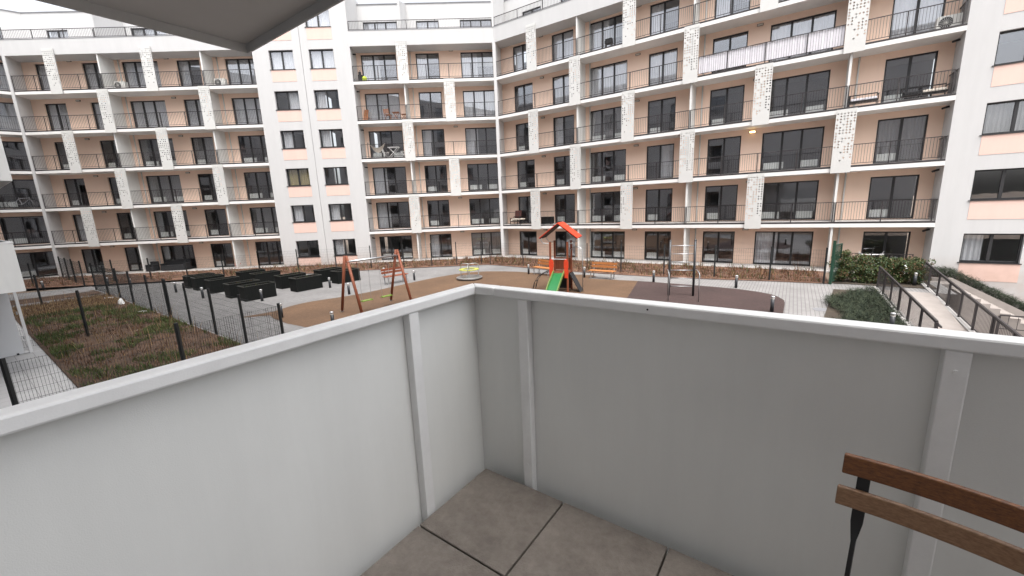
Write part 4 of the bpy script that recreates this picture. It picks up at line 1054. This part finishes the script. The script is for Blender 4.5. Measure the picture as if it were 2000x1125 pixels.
for (x, y), lab in pl:
    for i in range(26):
        q = Vector((x, y)) + uH * r_.uniform(-.65, -.1) + nH * r_.uniform(.1, 1.4); b.v += [(q.x - .02, q.y, .62), (q.x + .02, q.y, .62), (q.x + r_.uniform(-.1, .1), q.y + r_.uniform(-.1, .1), .62 + r_.uniform(.05, .2))]; k = len(b.v); b.f.append((k - 3, k - 2, k - 1)); b.mi.append(r_.choice([0, 1]))
stuff(tag(b.build('planter_weeds', ['gr1', 'gr3']), 'sparse weeds growing inside the black planters', 'weeds'))

# ================================================================== SMALL THINGS ON BALCONIES AND GROUND
def at(fn, ang, s, y, z, name, lab, cat, group=None, rz=0): 
    p = fn(s, y); return tag(empty(name, (p[0], p[1], z), ang + rz), lab, cat, group)
def wchair(e, mw='chairw', h=.85, s=.44):
    for x in (-s / 2, s / 2):
        m = MB(); m.bar((x, -s / 2, 0), (x, s / 2, .44), .03, .03); m.build('leg', mw, e)
        m = MB(); m.bar((x, s / 2, 0), (x, -s / 2 + .03, .44), .03, .03); m.bar((x, s / 2 - .02, .40), (x, s / 2 + .08, h), .03, .03); m.build('leg', mw, e)
    for i in range(5):
        m = MB(); m.box(-s / 2 - .02, s / 2 + .02, -s / 2 + i * .09, -s / 2 + .07 + i * .09, .44, .46); m.build('seat_slat', mw, e)
    for i in range(4):
        m = MB(); z = .52 + i * .085; y = s / 2 + .01 + i * .014; m.box(-s / 2, s / 2, y, y + .016, z, z + .06); m.build('back_slat', mw, e)
def wtable(e, mw, L=.7, D=.7, h=.72, cross=True):
    for i in range(6):
        m = MB(); w_ = D / 6; m.box(-L / 2, L / 2, -D / 2 + i * w_, -D / 2 + (i + 1) * w_ - .01, h - .025, h); m.build('top_slat', mw, e)
    for y in (-D / 2 + .06, D / 2 - .06):
        m = MB(); m.bar((-L / 2 + .06, y, 0), (L / 2 - .06, y, h - .03), .03, .03); m.bar((L / 2 - .06, y + .035, 0), (-L / 2 + .06, y + .035, h - .03), .03, .03); m.build('leg', mw, e)
F4, F3, F5, F1_, F2_ = flo(4) + .001, flo(3) + .001, flo(5) + .001, flo(1) + .001, flo(2) + .001
# fourth-floor wooden set
e = at(toBD, aBD, 27.75, .75, F4, 'wooden_chair', 'teak chair left of the teak table on a middle balcony', 'chair', 'teak balcony set', R(165)); wchair(e)
e = at(toBD, aBD, 28.4, .75, F4, 'wooden_table', 'small teak folding table between two teak chairs on a middle balcony', 'table', 'teak balcony set'); wtable(e, 'chairw', .55, .55, .62)
e = at(toBD, aBD, 29.05, .75, F4, 'wooden_chair', 'teak chair right of the teak table, beside the balcony partition', 'chair', 'teak balcony set', R(-90)); wchair(e)
e = at(toBD, aBD, 25.95, .95, F4, 'folded_chair', 'folded teak chairs leaning on the wall beside the tower', 'chair')
for i in range(3):
    m = MB(); a = i * .12; m.bar((-.2 + a, -.1, 0), (-.12 + a, .25, .98), .1, .05); m.build('folded_frame', 'chairw', e)
m = MB(); m.box(-.2, .2, .15, .2, .3, .36); m.build('seat_slat', 'chairw', e)
# third floor: hammock chair, table
e = at(toBD, aBD, 26.75, .35, F3, 'hammock', 'cream fringed hammock hung across a third-floor balcony railing', 'hammock')
m = MB(); N = 16
for i in range(N):
    for j in range(4):
        def hp(i_, j_):
            t = i_ / N * 2 - 1; sag = .62 * (1 - t * t); return (t * .62, -.1 + .2 * j_ / 4, 1.12 - sag * (.55 + .15 * j_))
        m.face([hp(i, j), hp(i + 1, j), hp(i + 1, j + 1), hp(i, j + 1)])
hm = m.build('cloth', 'cloth', e, smooth=True)
for sx in (-1, 1):
    m = MB(); m.tube([(sx * .75, -.05, 0), (sx * .75, -.05, 1.2), (sx * .62, -.05, 1.13)], .02, 8); m.build('stand', 'rail', e)
m = MB(); m.bar((-.75, -.05, .03), (.75, -.05, .03), .04, .04); m.build('base', 'rail', e)
e = at(toBD, aBD, 28.0, .6, F3, 'garden_table', 'white topped garden table on the third-floor balcony with the hammock', 'table'); wtable(e, 'whitepl', .9, .6, .82)
e = at(toBD, aBD, 28.75, .6, F3, 'garden_chair', 'white garden chair right of the white balcony table', 'chair', None, R(-80)); wchair(e, 'whitepl')
e = at(toBD, aBD, 27.3, .8, F3, 'garden_chair', 'white garden chair behind the fringed hammock', 'chair', None, R(90)); wchair(e, 'whitepl')
# fifth floor: bag and ball
e = at(toBD, aBD, 25.95, .45, F5, 'sports_bag', 'dark bag leaning on the wall of a top middle balcony', 'bag')
m = MB(); m.prism([(-.16, -.12), (.12, -.16), (.18, .1), (-.1, .16)], 0, .5); m.prism([(-.12, -.08), (.06, -.1), (.1, .06), (-.08, .1)], .5, .72); m.build('body', 'dark', e, bevel=.03)
m = MB(); m.tube([(-.05, -.05, .72), (-.02, 0, .84), (.03, .02, .72)], .015, 6); m.build('handle', 'dark', e)
b = MB(); b.lathe([(.02, 0), (.14, .05), (.19, .16), (.17, .27), (.1, .34), (.02, .37)], 16); o = b.build('ball', mat('lime_ball', (.5, .62, .05), .5), None, smooth=True); p = toBD(26.3, .32); o.location = (*p, F5); tag(o, 'lime green ball on the floor beside the dark bag', 'ball')
# air conditioners
def aircon(fn, ang, s, y, z, lab):
    e = at(fn, ang, s, y, z, 'air_conditioner', lab, 'air conditioner', 'outdoor air conditioner units')
    m = MB(); m.box(-.42, .42, -.16, .16, .08, .68); m.build('casing', 'acgrey', e, bevel=.015)
    m = MB(); m.tube([(-.12, -.161, .38), (-.12, -.17, .38)], .24, 20); g_ = m.build('fan_grille', 'anth', e)
    m = MB()
    for i in range(8):
        a = i * pi / 8; m.bar((-.12 - .23 * cos(a), -.175, .38 - .23 * sin(a)), (-.12 + .23 * cos(a), -.175, .38 + .23 * sin(a)), .008, .008)
    m.build('grille_wires', 'acgrey', g_)
    for x in (-.3, .3):
        m = MB(); m.box(x - .03, x + .03, -.16, .16, 0, .08); m.build('foot', 'anth', e)
aircon(toBD, aBD, 7.2, 1.0, F5, 'air conditioner beside the left partition on the top left balcony row')
aircon(toBD, aBD, 14.85, 1.0, F5, 'air conditioner beside the right partition on the top left balcony row')
aircon(toE, aE, 25.55, .95, F4, 'air conditioner at the far right end of a high balcony')
e = at(toE, aE, 9.15, .5, F5, 'grill', 'small dark table grill on a top balcony of the right wing', 'grill')
m = MB(); m.box(-.25, .25, -.15, .15, .3, .5); m.build('body', 'dark', e, bevel=.02)
m = MB(); m.prism([(-.24, -.14), (.24, -.14), (.24, .14), (-.24, .14)], .5, .62); m.build('lid', 'dark', e, bevel=.04)
for x in (-.2, .2):
    m = MB(); m.box(x - .02, x + .02, -.12, .12, 0, .3); m.build('leg', 'rail', e)
# lounge furniture third floor right end
def lounge(e, L, cushion):
    m = MB(); m.box(-L / 2, L / 2, -.3, .3, .22, .26); m.build('seat_frame', 'iron', e)
    for x in (-L / 2 + .02, L / 2 - .02):
        for y in (-.28, .28):
            m = MB(); m.bar((x, y, 0), (x, y, .6 if y > 0 else .5), .035, .035); m.build('leg', 'iron', e)
        m = MB(); m.bar((x, -.28, .5), (x, .28, .52), .05, .03); m.build('armrest', 'iron', e)
    m = MB(); m.bar((-L / 2, .29, .62), (L / 2, .29, .62), .03, .05); m.build('backrest', 'iron', e)
    n = max(1, round(L / .6))
    for i in range(n):
        a = -L / 2 + .05 + i * (L - .1) / n; m = MB(); m.box(a + .01, a + (L - .1) / n - .01, -.28, .24, .26, .38); m.build('cushion', cushion, e, bevel=.03)
e = at(toE, aE, 24.55, .7, F3, 'lounge_chair', 'black framed lounge chair before the dark door at the right balcony end', 'chair', 'lounge set on the right balcony end'); lounge(e, .7, 'dark')
e = at(toE, aE, 25.35, .7, F3, 'lounge_sofa', 'black framed lounge sofa with cream cushions at the right balcony end', 'sofa', 'lounge set on the right balcony end'); lounge(e, .95, 'cloth')
e = at(toE, aE, 22.75, .5, F3, 'lounge_bench', 'low black framed bench beside the slim partition, right wing', 'bench', 'lounge set on the right balcony end'); lounge(e, 1.15, 'fabric')
# first floor left end of the right wing: reclining chair and box
e = at(toE, aE, .95, .75, F1_, 'recliner', 'brown reclining chair with pale blanket on the lowest balcony at the inner corner', 'chair'); lounge(e, .75, 'cloth')
m = MB(); m.bar((0, .34, .45), (0, .48, 1.12), .62, .06); m.build('tall_back', mat('brown_leather', (.13, .04, .03), .6), e)
m = MB(); m.prism([(-.1, -.5), (.75, -.45), (.9, .1), (-.05, .2)], .38, .5); m.build('blanket', 'cloth', e, bevel=.05)
e = at(toE, aE, 4.15, .6, F1_, 'storage_box', 'black storage box behind the railing above the playhouse roof', 'box')
m = MB(); m.box(-.5, .4, -.25, .25, .03, .52); m.build('body', 'black', e, bevel=.01)
m = MB(); m.prism([(-.52, -.27), (.42, -.27), (.42, .27), (-.52, .27)], .52, .58); m.build('lid', 'black', e, bevel=.015)
for x in (-.4, .3):
    m = MB(); m.box(x - .04, x + .04, -.2, .2, 0, .03); m.build('foot', 'black', e)
# bicycle and bag on the far left wing
toA = fr(OA, aA)
e = at(toA, aA, 11.9, .6, F2_, 'bicycle', 'bicycle parked on a balcony of the far left wing', 'bicycle')
for x in (-.52, .52):
    wv = MB(); wv.tube([(x + .33 * cos(2 * pi * i / 24), 0, .34 + .33 * sin(2 * pi * i / 24)) for i in range(25)], .016, 6, caps=False); wh = wv.build('wheel', 'iron', e)
    wv = MB()
    for i in range(8): a = i * pi / 8; wv.bar((x - .32 * cos(a), 0, .34 - .32 * sin(a)), (x + .32 * cos(a), 0, .34 + .32 * sin(a)), .004, .004)
    wv.build('spokes', 'steel', wh)
m = MB()
for a, b in (((-.52, 0, .34), (-.08, 0, .3)), ((-.08, 0, .3), (-.2, 0, .82)), ((-.52, 0, .34), (-.18, 0, .74)), ((-.18, 0, .74), (.38, 0, .78)), ((-.08, 0, .3), (.4, 0, .7)), ((.36, 0, .88), (.52, 0, .34))): m.tube([a, b], .018, 6)
m.build('frame', mat('bicycle_paint', (.3, .3, .32), .4), e)
m = MB(); m.tube([(.36, -.26, .96), (.34, 0, .92), (.36, .26, .96)], .014, 6); m.build('handlebar', 'iron', e)
m = MB(); m.prism([(-.32, -.06), (-.1, -.02), (-.1, .02), (-.32, .06)], .84, .89); m.build('saddle', 'iron', e)
e = at(toA, aA, 10.3, .6, F2_, 'covered_chair', 'dark covered chair on a balcony at the far left edge', 'chair')
m = MB(); m.prism([(-.3, -.3), (.3, -.3), (.3, .3), (-.3, .3)], 0, .5); m.prism([(-.28, .05), (.28, .05), (.28, .3), (-.28, .3)], .5, .95); m.build('cover', 'dark', e, bevel=.06)
# dark outdoor sofa set on a ground terrace behind the planters
e = at(toBD, aBD, 8.75, .75, .031, 'outdoor_sofa', 'dark wicker sofa on the ground terrace behind the planters', 'sofa')
m = MB(); m.box(-1.0, 1.0, -.4, .4, .05, .34); m.build('seat_base', 'dark', e, bevel=.02)
m = MB(); m.box(-1.0, 1.0, .28, .42, .341, .8); m.build('backrest', 'dark', e, bevel=.03)
for x in (-.99, .87):
    m = MB(); m.box(x, x + .12, -.38, .27, .341, .6); m.build('armrest', 'dark', e, bevel=.02)
for i in range(3):
    m = MB(); m.box(-.85 + i * .575, -.3 + i * .575, -.38, .26, .342, .44); m.build('cushion', 'dark', e, bevel=.03)
e = at(toBD, aBD, 6.95, .55, .031, 'outdoor_armchair', 'dark wicker armchair left of the terrace sofa', 'chair')
m = MB(); m.box(-.35, .35, -.35, .35, .05, .34); m.build('seat_base', 'dark', e, bevel=.02)
m = MB(); m.box(-.35, .35, .22, .35, .341, .8); m.build('backrest', 'dark', e, bevel=.03)
for x in (-.35, .25):
    m = MB(); m.box(x, x + .1, -.34, .21, .341, .58); m.build('armrest', 'dark', e, bevel=.02)
e = at(toBD, aBD, 14.0, .5, .031, 'watering_can', 'dark red watering can by the partition behind the planters', 'can')
m = MB(); m.lathe([(.13, 0), (.14, .25), (.08, .34)], 14); m.build('body', mat('dark_red_plastic', (.16, .02, .03), .5), e)
m = MB(); m.tube([(.12, 0, .08), (.28, 0, .38)], [.03, .02], 8); m.build('spout', 'red', e)
m = MB(); m.tube([(-.12, 0, .12), (-.22, 0, .3), (-.05, 0, .42), (.05, 0, .34)], .013, 6); m.build('handle', 'red', e)
# clothes rack in front of the right terrace
e = at(toE, aE, 23.8, .15, .03, 'clothes_rack', 'white folded clothes airer on the ground terrace behind the bush', 'airer')
for x in (-.42, .42):
    m = MB(); m.tube([(x, -.2, 0), (x, .02, .95), (x + (.08 if x > 0 else -.08), -.02, 1.1)], .014, 6); m.tube([(x, .25, 0), (x, .02, .95)], .014, 6); m.build('leg', 'whitepl', e)
for i in range(4):
    m = MB(); m.tube([(-.5, -.12 + i * .07, .95 + .01 * i), (0, -.12 + i * .07, .92), (.5, -.12 + i * .07, .95 + .01 * i)], .016, 6); m.build('bar', 'whitepl', e)
# litter on the lawn
b = MB(); r_ = random.Random(2)
for i in range(9):
    a = 2 * pi * i / 9
    b.v += [(.14 * cos(a) * r_.uniform(.7, 1.2), .14 * sin(a) * r_.uniform(.7, 1.2), 0), (.11 * cos(a) * r_.uniform(.6, 1.2), .11 * sin(a) * r_.uniform(.6, 1.2), .16 + r_.uniform(-.03, .05))]
b.v += [(.02, .01, .33)]
for i in range(9):
    j = (i + 1) % 9; b.f += [(2 * i, 2 * j, 2 * j + 1, 2 * i + 1), (2 * i + 1, 2 * j + 1, 18)]; b.mi += [0, 0]
o = b.build('plastic_bag', 'whitepl'); o.location = (*toH(-28.6, 4.95), .04); tag(o, 'crumpled white plastic bag on the lawn by the fence', 'bag')
b = MB(); b.prism([(-.16, -.05), (.14, -.09), (.18, .05), (-.1, .1)], 0, .05); o = b.build('paper_scrap', 'whitepl', bevel=.01); o.location = (*toH(-24.9, 4.95), .05); tag(o, 'flat white scrap at the foot of the long fence', 'litter')
b = MB(); b.prism([(-.22, -.05), (.2, -.08), (.24, .05), (-.1, .1)], 0, .05); o = b.build('paper_scrap', 'whitepl', bevel=.01); o.location = (*toH(-31.5, 5.0), .05); tag(o, 'flat white scrap at the far corner of the lawn', 'litter')
